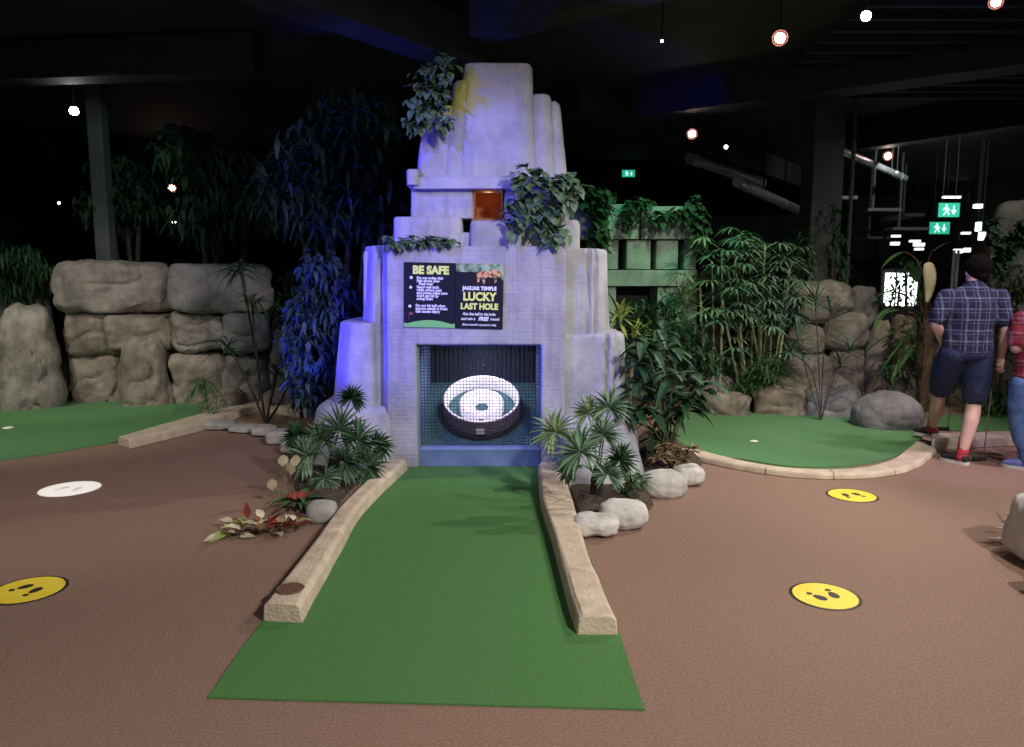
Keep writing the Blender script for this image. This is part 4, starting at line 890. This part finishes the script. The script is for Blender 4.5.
grove((D(760, 380, 8.9).x, 8.9, 0), [(748, 735, 250, 9), (754, 752, 240, 10), (758, 765, 245, 10), (762, 775, 262, 8), (766, 742, 275, 8), (750, 728, 268, 8), (770, 785, 290, 7), (757, 758, 300, 8), (764, 772, 320, 7), (745, 722, 300, 6), (768, 790, 265, 6)], 'tall clump of bamboo palm with slender canes and green tufts', 'fan')
grove((D(716, 380, 8.95).x, 8.95, 0), [(714, 712, 262, 4), (718, 722, 250, 4), (710, 700, 285, 2)], 'pale yellowish palm tuft left of the bamboo palm clump', 'fanlight')
spiky((D(686, 380, 9.0).x, 9.0, 0), [(D(684, 302, 9.0), 1), (D(676, 330, 9.0), .5)], 'upright spiky plant with pale green blades before the ruin', 'fanlight', 26, .48, .045, .30, .02, up=1.4)
spiky((D(628, 330, 7.6).x, 7.4, 0), [(D(620, 318, 7.4), 1), (D(634, 335, 7.4), .7)], 'striped yellow green spiky plant touching the right temple tier', 'lime', 26, .36, .04, .35, .02, up=1.2)
cloud('shrub', [(640, 320, 22, 22), (660, 345, 25, 22), (640, 360, 20, 25), (690, 345, 20, 25), (705, 365, 18, 18), (670, 310, 12, 16)], 'mixed dark shrub below the green lit ruin', 'leafdark', 8.55, .32, 1500, .17, .04, down=False)
cloud('shrub', [(742, 330, 22, 35), (790, 320, 16, 40), (732, 375, 18, 16), (780, 365, 20, 22), (800, 260, 14, 30)], 'dark shrub filling in behind the bamboo palm clump', 'leafdark', 9.9, .4, 1700, .2, .035, down=False)
cloud('shrub', [(765, 375, 22, 20), (745, 388, 14, 10)], 'low clump of narrow dark leaves at the bamboo palm foot', 'leaf', 8.5, .2, 420, .28, .02, down=False)
# thin palm before stacked boulders
q = G(820, 420); bq = V((D(822, 400, 7.75).x, 7.75, 0)); e = plant('slender_palm', bq, 'slender palm with thin leaves in front of the stacked brown boulders', 'palm'); sm = MB()
for (mx_, my_, tx, ty) in [(806, 370, 796, 330), (818, 350, 815, 298), (824, 350, 832, 310), (840, 360, 856, 350), (812, 372, 790, 352), (832, 375, 846, 366)]:
    m_ = D(mx_, my_, 7.75); t = D(tx, ty, 7.7); pts = catmull([bq, m_, t], 5); sm.tube(pts, .006, 5); mb = MB(); dd = (pts[-1]-pts[-3]).normalized()
    for j in range(13): a = R(-110+220*j/12); mb.leaf(pts[-1]-dd*.02*j*.5, V((math.sin(a), rnd(-.4, .4), math.cos(a)*.8+dd.z*.5)), .36, .028, .35, 4)
    sub(e, 'leaf_tuft', mb, 'leafdark')
sub(e, 'stems', sm, 'bark')
# big leaved plant (banana-like) in front of bright window
bq = V((D(925, 400, 8.3).x, 8.3, 0)); e = plant('banana_plant', bq, 'big leaved plant with arching leaves and a pale wrapped bloom, left of the man'); sm = MB(); lm = MB()
for k_ in range(5): sm.tube(catmull([bq+V((rnd(-.06, .06), rnd(-.05, .05), 0)), D(928+rnd(-5, 5), 335, 8.3), D(927+rnd(-4, 4), 275+rnd(-10, 15), 8.3)], 6), [.022]*8+[.013]*5, 8)
for (x1_, y1_, x2, y2, L, W) in [(905, 252, 880, 266, .38, .07), (910, 300, 890, 296, .34, .10), (900, 330, 882, 345, .5, .10), (915, 345, 893, 372, .5, .09), (916, 282, 908, 262, .34, .13), (940, 300, 955, 312, .4, .09), (890, 308, 876, 325, .36, .08), (918, 318, 902, 352, .5, .10), (935, 250, 950, 246, .3, .05), (938, 330, 952, 352, .5, .08), (908, 312, 878, 314, .42, .07), (905, 340, 880, 372, .5, .07), (920, 300, 916, 350, .5, .08), (934, 320, 945, 360, .5, .07), (900, 290, 876, 300, .32, .07)]:
    s_ = D(926, (y1_+y2)/2+22, 8.3); a_ = D(x1_, y1_, 8.25+rnd(-.15, .1)); b_ = D(x2, y2, 8.2); sm.tube(catmull([s_, s_.lerp(a_, .5)+V((0, 0, .08)), a_], 4), .007, 6); lm.leaf(a_, (b_-a_)+V((0, -.05, .1)), L, W, .35, 8, .3)
sub(e, 'stems', sm, 'husk'); sub(e, 'leaves', lm, 'leaf')
lf = MB(); lf.tube(catmull([D(927, 263, 8.12), D(929, 268, 8.1), D(930, 280, 8.08), D(929, 292, 8.1), D(927, 302, 8.1)], 4), [.015+.052*math.sin(PI*min(1, (i+1)/17)**.8) for i in range(17)], 16, ry=[.012+.03*math.sin(PI*min(1, (i+1)/17)) for i in range(17)], ref=(1, 0, 0)); sub(e, 'pale_bloom', lf, 'cream', 'pale drooping bloom sheath')
cloud('shrub', [(905, 345, 16, 22), (895, 372, 18, 14), (938, 372, 12, 24), (945, 400, 12, 12)], 'shrub under the big leaved plant with reddish brown stems', 'leaf', 8.8, .2, 500, .16, .035, down=False)
cloud('shrub', [(1000, 300, 22, 16), (1015, 280, 14, 18), (1010, 335, 20, 26), (985, 405, 22, 20), (1015, 400, 22, 20)], 'grey green bush behind the two people', 'leaf', 8.2, .3, 1300, .15, .03, down=False)
cloud('shrub', [(900, 285, 14, 10), (890, 300, 14, 10), (915, 300, 10, 14), (905, 268, 12, 8)], 'thin leafy twigs silhouetted before the glowing window', 'leafdark', 9.4, .25, 260, .14, .035, down=False)
cloud('vine', [(838, 240, 5, 18), (842, 262, 7, 14), (834, 215, 4, 14)], 'thin vine climbing the broad dark pillar', 'leafdark', 10.3, .06, 150, .12, .04)
# ---------------------------------------------------------------- people
def limb(mb, pts, rad, ry=None, n=14, ref=None, k=4):
    P = catmull(pts, k); m = len(pts)-1; rr = []; r2 = []
    for i in range(len(P)):
        t = i/k; a = min(int(t), m-1); f = t-a; rr.append(rad[a]*(1-f)+rad[a+1]*f)
        if ry: r2.append(ry[a]*(1-f)+ry[a+1]*f)
    mb.tube(P, rr, n, r2 if ry else None, ref); mb.ball(P[0], rr[0] if not ry else (rr[0]*.98, r2[0]*.98, min(rr[0], r2[0])*.5), n, 8); mb.ball(P[-1], rr[-1] if not ry else (rr[-1]*.98, r2[-1]*.98, min(rr[-1], r2[-1])*.5), n, 8)
def hand(mb, w, d, side, back, curl=.5):
    """w wrist point, d hand direction, side thumb direction"""
    d = V(d).normalized(); side = V(side).normalized(); pn = d.cross(side).normalized()*back
    limb(mb, [w, w+d*.045, w+d*.085], [.026, .036, .034], [.019, .017, .014], ref=side)
    for i, (o_, L) in enumerate([(.026, .072), (.009, .080), (-.009, .074), (-.026, .058)]):
        b_ = w+d*.085+side*o_; p1 = b_+(d+pn*curl*.5)*L*.45; p2 = p1+(d+pn*curl*1.6).normalized()*L*.35; p3 = p2+(d*.5+pn*curl*2).normalized()*L*.25
        limb(mb, [b_-d*.01, p1, p2, p3], [.0092, .0088, .008, .007], n=8, k=2)
    b_ = w+d*.025+side*.028; limb(mb, [b_, b_+d*.025+side*.022+pn*.01, b_+d*.055+side*.024+pn*.022], [.012, .010, .0085], n=8, k=2)
def shoe(parent, heel, dr, m, nm='shoe'):
    dr = V((dr[0], dr[1], 0)).normalized(); s = V((-dr.y, dr.x, 0)); z = heel.z; up = V((0, 0, 1))
    mb = MB(); st = [(.0, .030, .05), (.03, .036, .08), (.08, .038, .09), (.12, .043, .070), (.17, .044, .052), (.205, .034, .042), (.225, .015, .025)]
    vs = []; n = 12; fs = []
    for (t, w, h) in st:
        for j in range(n):
            a = 2*PI*j/n; q = heel+dr*t+s*math.cos(a)*w+up*(.018+h*.5+math.sin(a)*h*.5); vs.append(q)
    for i in range(len(st)-1):
        for j in range(n): fs.append((i*n+j, i*n+(j+1) % n, (i+1)*n+(j+1) % n, (i+1)*n+j))
    fs += [tuple(range(n-1, -1, -1)), tuple((len(st)-1)*n+j for j in range(n))]; mb.add(vs, fs); o = mb.build(nm, m, parent)
    so = MB(); L = []; 
    for (t, w, h) in [(-.005, .02, 0)]+st+[(.232, .01, 0)]: L.append((t, w+.004))
    pts = [heel+dr*t+s*w for t, w in L]+[heel+dr*t-s*w for t, w in L[::-1]]; so.poly([(p.x, p.y) for p in pts], z, z+.024); q = so.build('sole', M['sole'], o, smooth=False); q.matrix_parent_inverse = Matrix.Translation(-parent.location) if False else o.matrix_world.inverted() if False else Matrix.Identity(4)
    return o
def person(P, label, cloth, shirt, legm, shoem, bare):
    e = empty('person', (P['pel'].x, P['pel'].y, 0), label, 'person'); b = MB(); u = V((0, 0, 1))
    hd = P['head']
    b.ball(hd+u*.015, (.076, .095, .105), 20, 14); b.ball(hd+V((0, .035, -.055)), (.055, .06, .06), 16, 10)
    b.ball(hd+V((0, .098, -.02)), (.013, .018, .022), 8, 6)                  # nose
    for s in (-1, 1): b.ball(hd+V((s*.08, 0, -.01)), (.011, .02, .032), 8, 6)
    limb(b, [P['neck']-u*.04, P['neck']+u*.03, hd-u*.03], [.07, .055, .055])
    limb(b, [P['neck']-u*.02, P['chest'], P['waist'], P['pel']], [.10, .155, .135, .15], [.075, .11, .10, .105], ref=(1, 0, 0), n=20)
    for s in ('l', 'r'):
        sh, el, wr = P['sh'+s], P['el'+s], P['wr'+s]
        limb(b, [P['neck']-u*.08, sh-u*.02], [.055, .05]); limb(b, [sh-u*.02, sh.lerp(el, .5), el, el.lerp(wr, .35), wr], [.054, .048, .040, .040, .026])
        sg = -1 if s == 'l' else 1
        hand(b, wr, P['hd'+s], P['th'+s], P.get('bk'+s, 1), .55)
        hp, kn, an = P['hp'+s], P['kn'+s], P['an'+s]
        limb(b, [hp, hp.lerp(kn, .5), kn, kn.lerp(an, .35)+V((0, -.015, 0)), an], [.088, .075, .054, .060, .036])
        limb(b, [an, an-u*.04], [.036, .036])
    o = b.build('body', M['skin'], e); remesh(o, .0075, 3); me = o.data; me.materials.clear(); me.materials.append(M['skin'])
    # hair
    h = MB(); h.ball(hd+V((0, -.018, .035)), (.100, .108, .098), 24, 16); h.ball(hd+V((0, -.05, -.02)), (.074, .060, .075), 20, 12)
    for i in range(60):
        a = rnd(0, 2*PI); el_ = rnd(.0, 1.4); q = hd+V((0, -.018, .035))+V((math.cos(a)*math.cos(el_)*.100, math.sin(a)*math.cos(el_)*.1, math.sin(el_)*.097)); h.ball(q, rnd(.007, .013), 8, 5)
    o = h.build('hair', M['hair'], e); remesh(o, .007, 2); o.data.materials.clear(); o.data.materials.append(M['hair'])
    # shirt
    t = MB(); limb(t, [P['neck']+u*.02, P['neck']-u*.05, P['neck']-u*.10, P['chest'], P['waist'], P['hem']], [.068, .13, .175, P['cw'], P['cw']-.01, P['cw']+.012], [.072, .10, .12, .135, .13, .135], ref=(1, 0, 0), n=28)
    for s in ('l', 'r'):
        sh, el = P['sh'+s], P['el'+s]; cut = sh.lerp(el, P.get('sl', .88)); limb(t, [P['neck']-u*.07, sh-u*.02], [.075, .064]); limb(t, [sh-u*.02, sh.lerp(el, .5), cut], [.064, .066, .064])
    o = t.build('shirt', shirt, e); remesh(o, .008, 4); rough(o, .010, 9); o.data.materials.clear(); o.data.materials.append(shirt)
    co = MB(); co.lathe([(.052, .0), (.066, -.006), (.070, .012), (.060, .034), (.053, .03)], 24, Matrix.Rotation(R(-12), 3, 'X'), P['neck']+u*.0); co.build('collar', shirt, e)
    if cloth == 'shorts':
        t = MB(); limb(t, [P['hem']+u*.06, P['pel']-u*.02], [P['cw']-.012, P['cw']-.005], [.12, .13], ref=(1, 0, 0), n=24)
        for s in ('l', 'r'):
            hp, kn = P['hp'+s], P['kn'+s]; limb(t, [hp-u*.0, hp.lerp(kn, .45), hp.lerp(kn, .84)], [.105, .106, .096])
        o = t.build('shorts', legm, e); remesh(o, .009, 4); rough(o, .008, 8); o.data.materials.clear(); o.data.materials.append(legm)
        for s in ('l', 'r'):
            kn, an = P['kn'+s], P['an'+s]; sm = MB(); limb(sm, [an.lerp(kn, .30), an.lerp(kn, .14), an-u*.03], [.047, .043, .043]); sm.build('sock', M['sock'], e)
    else:
        t = MB(); limb(t, [P['hem']+u*.06, P['pel']-u*.02], [P['cw']-.012, P['cw']-.01], [.11, .12], ref=(1, 0, 0), n=24)
        for s in ('l', 'r'):
            hp, kn, an = P['hp'+s], P['kn'+s], P['an'+s]; limb(t, [hp, hp.lerp(kn, .5), kn, kn.lerp(an, .4), an-u*.01], [.10, .096, .078, .074, .052])
        o = t.build('jeans', legm, e); remesh(o, .009, 4); rough(o, .006, 10); o.data.materials.clear(); o.data.materials.append(legm)
    for s in ('l', 'r'):
        an = P['an'+s]; dr = V(P['ft'+s]).normalized(); heel = V((an.x, an.y, P['gz'+s]))-V((dr.x, dr.y, 0)).normalized()*.05; shoe(e, heel, dr, shoem)
    return e
Ym = G(962, 464).y
def mp(px, py, dy=0): return D(px, py, Ym+dy)
P = dict(head=mp(977, 271, .03), neck=mp(974, 286), chest=mp(971, 306), waist=mp(968, 332), pel=mp(966, 352), hem=mp(967, 350), cw=.195,
         shl=mp(946, 294), ell=mp(936, 322, -.02), wrl=mp(944, 345, .20), hdl=V((.1, .5, -.6)), thl=V((1, 0, 0)),
         shr=mp(1001, 294), elr=mp(1006, 326, -.10), wrr=mp(1002, 355, -.03), hdr=V((-.05, .15, -1)), thr=V((-.3, 1, 0)), bkr=1,
         hpl=mp(952, 354), knl=mp(938, 394, .22), anl=mp(931, 430, .60), hpr=mp(979, 354), knr=mp(974, 402, .04), anr=mp(962, 451, .0),
         ftl=(-.42, .9, 0), ftr=(-.40, .9, 0), gzl=.052, gzr=0.0)
P['anl'] = V((G(931, 437, .05).x, G(931, 437, .05).y, .135)); P['knl'] = D(939, 393, (Ym+P['anl'].y)/2-.02); P['anr'] = V((P['anr'].x, Ym, .085))
man = person(P, 'man seen from behind in blue plaid shirt and navy shorts, one foot on the kerb', 'shorts', M['shirt'], M['navy'], M['shoe'], True)
# woman at the right edge
Yw = G(1012, 470).y
def wp(px, py, dy=0): return D(px, py, Yw+dy)
PW = dict(head=wp(1046, 292, .02), neck=wp(1044, 309), chest=wp(1042, 328), waist=wp(1038, 350), pel=wp(1036, 375), hem=wp(1036, 392), cw=.165,
          shl=wp(1021, 317), ell=wp(1016, 347, -.02), wrl=wp(1024, 352, .22), hdl=V((.4, .9, .1)), thl=V((0, 0, 1)),
          shr=wp(1066, 317), elr=wp(1072, 345), wrr=wp(1066, 366, .16), hdr=V((-.1, .8, -.4)), thr=V((-1, 0, 0)),
          hpl=wp(1024, 384), knl=wp(1020, 423, .04), anl=wp(1017, 460, 0), hpr=wp(1046, 384), knr=wp(1048, 424), anr=wp(1052, 460), ftl=(-.6, .7, 0), ftr=(-.2, 1, 0), gzl=0., gzr=0., sl=.8)
PW['anl'] = V((G(1019, 467).x, Yw, .085)); PW['anr'] = V((G(1052, 467).x, Yw+.05, .085))
wm = person(PW, 'person in red plaid shirt, blue jeans and lilac shoes cut by the right photo edge', 'jeans', M['redshirt'], M['denim'], M['blueshoe'], False)
# clubs
def club(top, bot, label, hd_):
    e = empty('putter', (bot.x, bot.y, 0), label, 'golf club', 'golf putters'); d = (top-bot).normalized()
    mb = MB(); mb.tube([bot+V((0, 0, .015)), top], .0055, 8); mb.build('shaft', M['steel'], e)
    mb = MB(); mb.tube([top-d*.26, top+d*.02], [.010, .014], 10); mb.build('grip', M['blackrubber'], e)
    mb = MB(); h = V(hd_).normalized(); s = V((-h.y, h.x, 0)); q = bot; mb.poly([tuple((q+h*u_+s*v_)[:2]) for u_, v_ in ((-.02, -.015), (.09, -.018), (.10, 0), (.09, .018), (-.02, .015))], q.z, q.z+.028); o = mb.build('head', M['blackrubber'], e, smooth=False); bevel(o, .005)
gr = P['wrr']+V(P['hdr']).normalized()*.09+V((-.02, .035, 0)); bt = G(983, 461); club(gr+V((.005, .0, .06)), V((bt.x, bt.y, .004)), 'putter held in the man\'s right hand, head on the carpet', (-1, -.1, 0))
bt = G(947, 431); bt.z = .014; club(D(957, 372, bt.y-.35), bt, 'putter reaching the turf between the man\'s legs', (-1, -.05, 0))
# ---------------------------------------------------------------- lights
def spot(loc, tgt, p, col, cone=60, size=.1, blend=.7): return light('SPOT', loc, tgt, p, col, size, cone, 'scene_spot_light', blend)
WH = (1, .93, .86)
# fill floods added above and behind the camera for unseen fixtures
spot((2.8, -.6, 3.9), (1.0, 3.0, 0), 1150, (1, .93, .87), 92, .14)
spot((-2.6, -.8, 3.9), (-1.5, 4.0, 0), 150, (1, .90, .85), 95, .2)
spot((3.6, 3.4, 4.0), (1.6, 5.2, 0), 260, (1, .94, .88), 80, .08)
spot((4.5, 4.6, 4.0), (3.4, 6.0, 0), 260, (1, .90, .90), 75, .1)
spot((-3.6, 3.6, 4.0), (-3.3, 5.4, 0), 170, (1, .90, .84), 70, .1)
spot((3.9, 6.9, 4.0), (.4, 4.6, 0), 520, (1, .93, .86), 56, .04)
spot((-3.5, 4.0, 4.0), tuple(G(70, 489)), 420, (1, .97, .92), 5.6, .01, .15)  # added narrow spot, fitted to brighten the white sticker alone
spot(tuple(G(692, 134, 3.5)), tuple(G(782, 203, 3.0)), 60, (1, .95, .9), 34, .05)
# temple front: cool lilac flood
spot((1.4, 1.6, 3.95), (X(490, 5.5), 5.8, 1.4), 225, (.84, .84, 1), 42, .08)
# blue floods at left of the temple
spot((-3.1, 5.0, 1.0), (X(380, 5.5), 6.0, 1.5), 460, (.05, .035, 1), 56, .06)
spot((-2.6, 6.2, .3), (-1.6, 7.0, 1.6), 330, (.06, .08, 1), 70, .1)
spot((-2.4, 3.4, 3.9), (-.9, 5.8, 2.0), 560, (.12, .11, 1), 50, .06)
spot((7.0, 12.0, 3.9), (8.0, 16, 2.6), 260, (.9, 1, .97), 90, .1)
spot((6.6, 6.4, 4.0), (6.0, 9.4, 2.4), 330, (.95, .95, .9), 60, .1)  # added spot to brighten the tall rock column
spot((-3.9, 7.6, 3.55), (-5.6, 10.2, 2.4), 55, (.75, 1, .9), 60, .1)  # added small spot to brighten the slim left pillar
# inside the opening
l = light('AREA', (cc.x, cc.y-.05, zop-.03), (cc.x, cc.y, .3), 3.6, (.85, .85, 1), .22, name='opening_lamp')
light('POINT', (X(488, yN), yN+.2, Z(190, yN)), None, .4, (1, .4, .15), .03, name='niche_lamp')
# left rocks and turf
spot((-4.2, 5.2, 4.0), (-5.2, 9.0, .9), 250, (1, .92, .82), 46, .08)
spot((-6.4, 5.6, 4.0), (-5.2, 7.6, 0), 330, (.95, 1, .80), 62, .1)
spot((-2.3, 6.2, 4.0), (-3.3, 9.0, 1.3), 45, (.35, .45, 1), 60, .1)
# right planting and turf
spot((3.4, 5.6, 4.0), (2.7, 8.4, .8), 330, (1, .93, .75), 75, .08)
spot((4.6, 6.4, 4.0), (4.0, 9.2, .9), 170, (1, .88, .75), 60, .08)
spot((1.9, 7.6, 3.9), (1.8, 9.7, 1.6), 120, (.18, 1, .55), 75, .1)
spot((4.8, 4.2, 3.9), (3.7, 6.1, .5), 230, (.92, .58, 1), 34, .08)
w = bpy.data.worlds.new('room_ambient'); bpy.context.scene.world = w; w.use_nodes = True; w.node_tree.nodes['Background'].inputs[0].default_value = (.5, .55, .7, 1); w.node_tree.nodes['Background'].inputs[1].default_value = .12
# ---------------------------------------------------------------- camera
cam = bpy.data.cameras.new('camera'); co = bpy.data.objects.new('camera', cam); C.objects.link(co); co.location = (0, 0, CAMH); co.rotation_euler = (PI/2-PITCH, 0, 0)
cam.sensor_width = 36; cam.lens = F/1024*36; cam.clip_end = 100
sc = bpy.context.scene; sc.camera = co
sc.view_settings.view_transform = 'Standard'; sc.view_settings.look = 'None'; sc.view_settings.gamma = 1; sc.view_settings.exposure = 0; sc.view_settings.use_curve_mapping = False
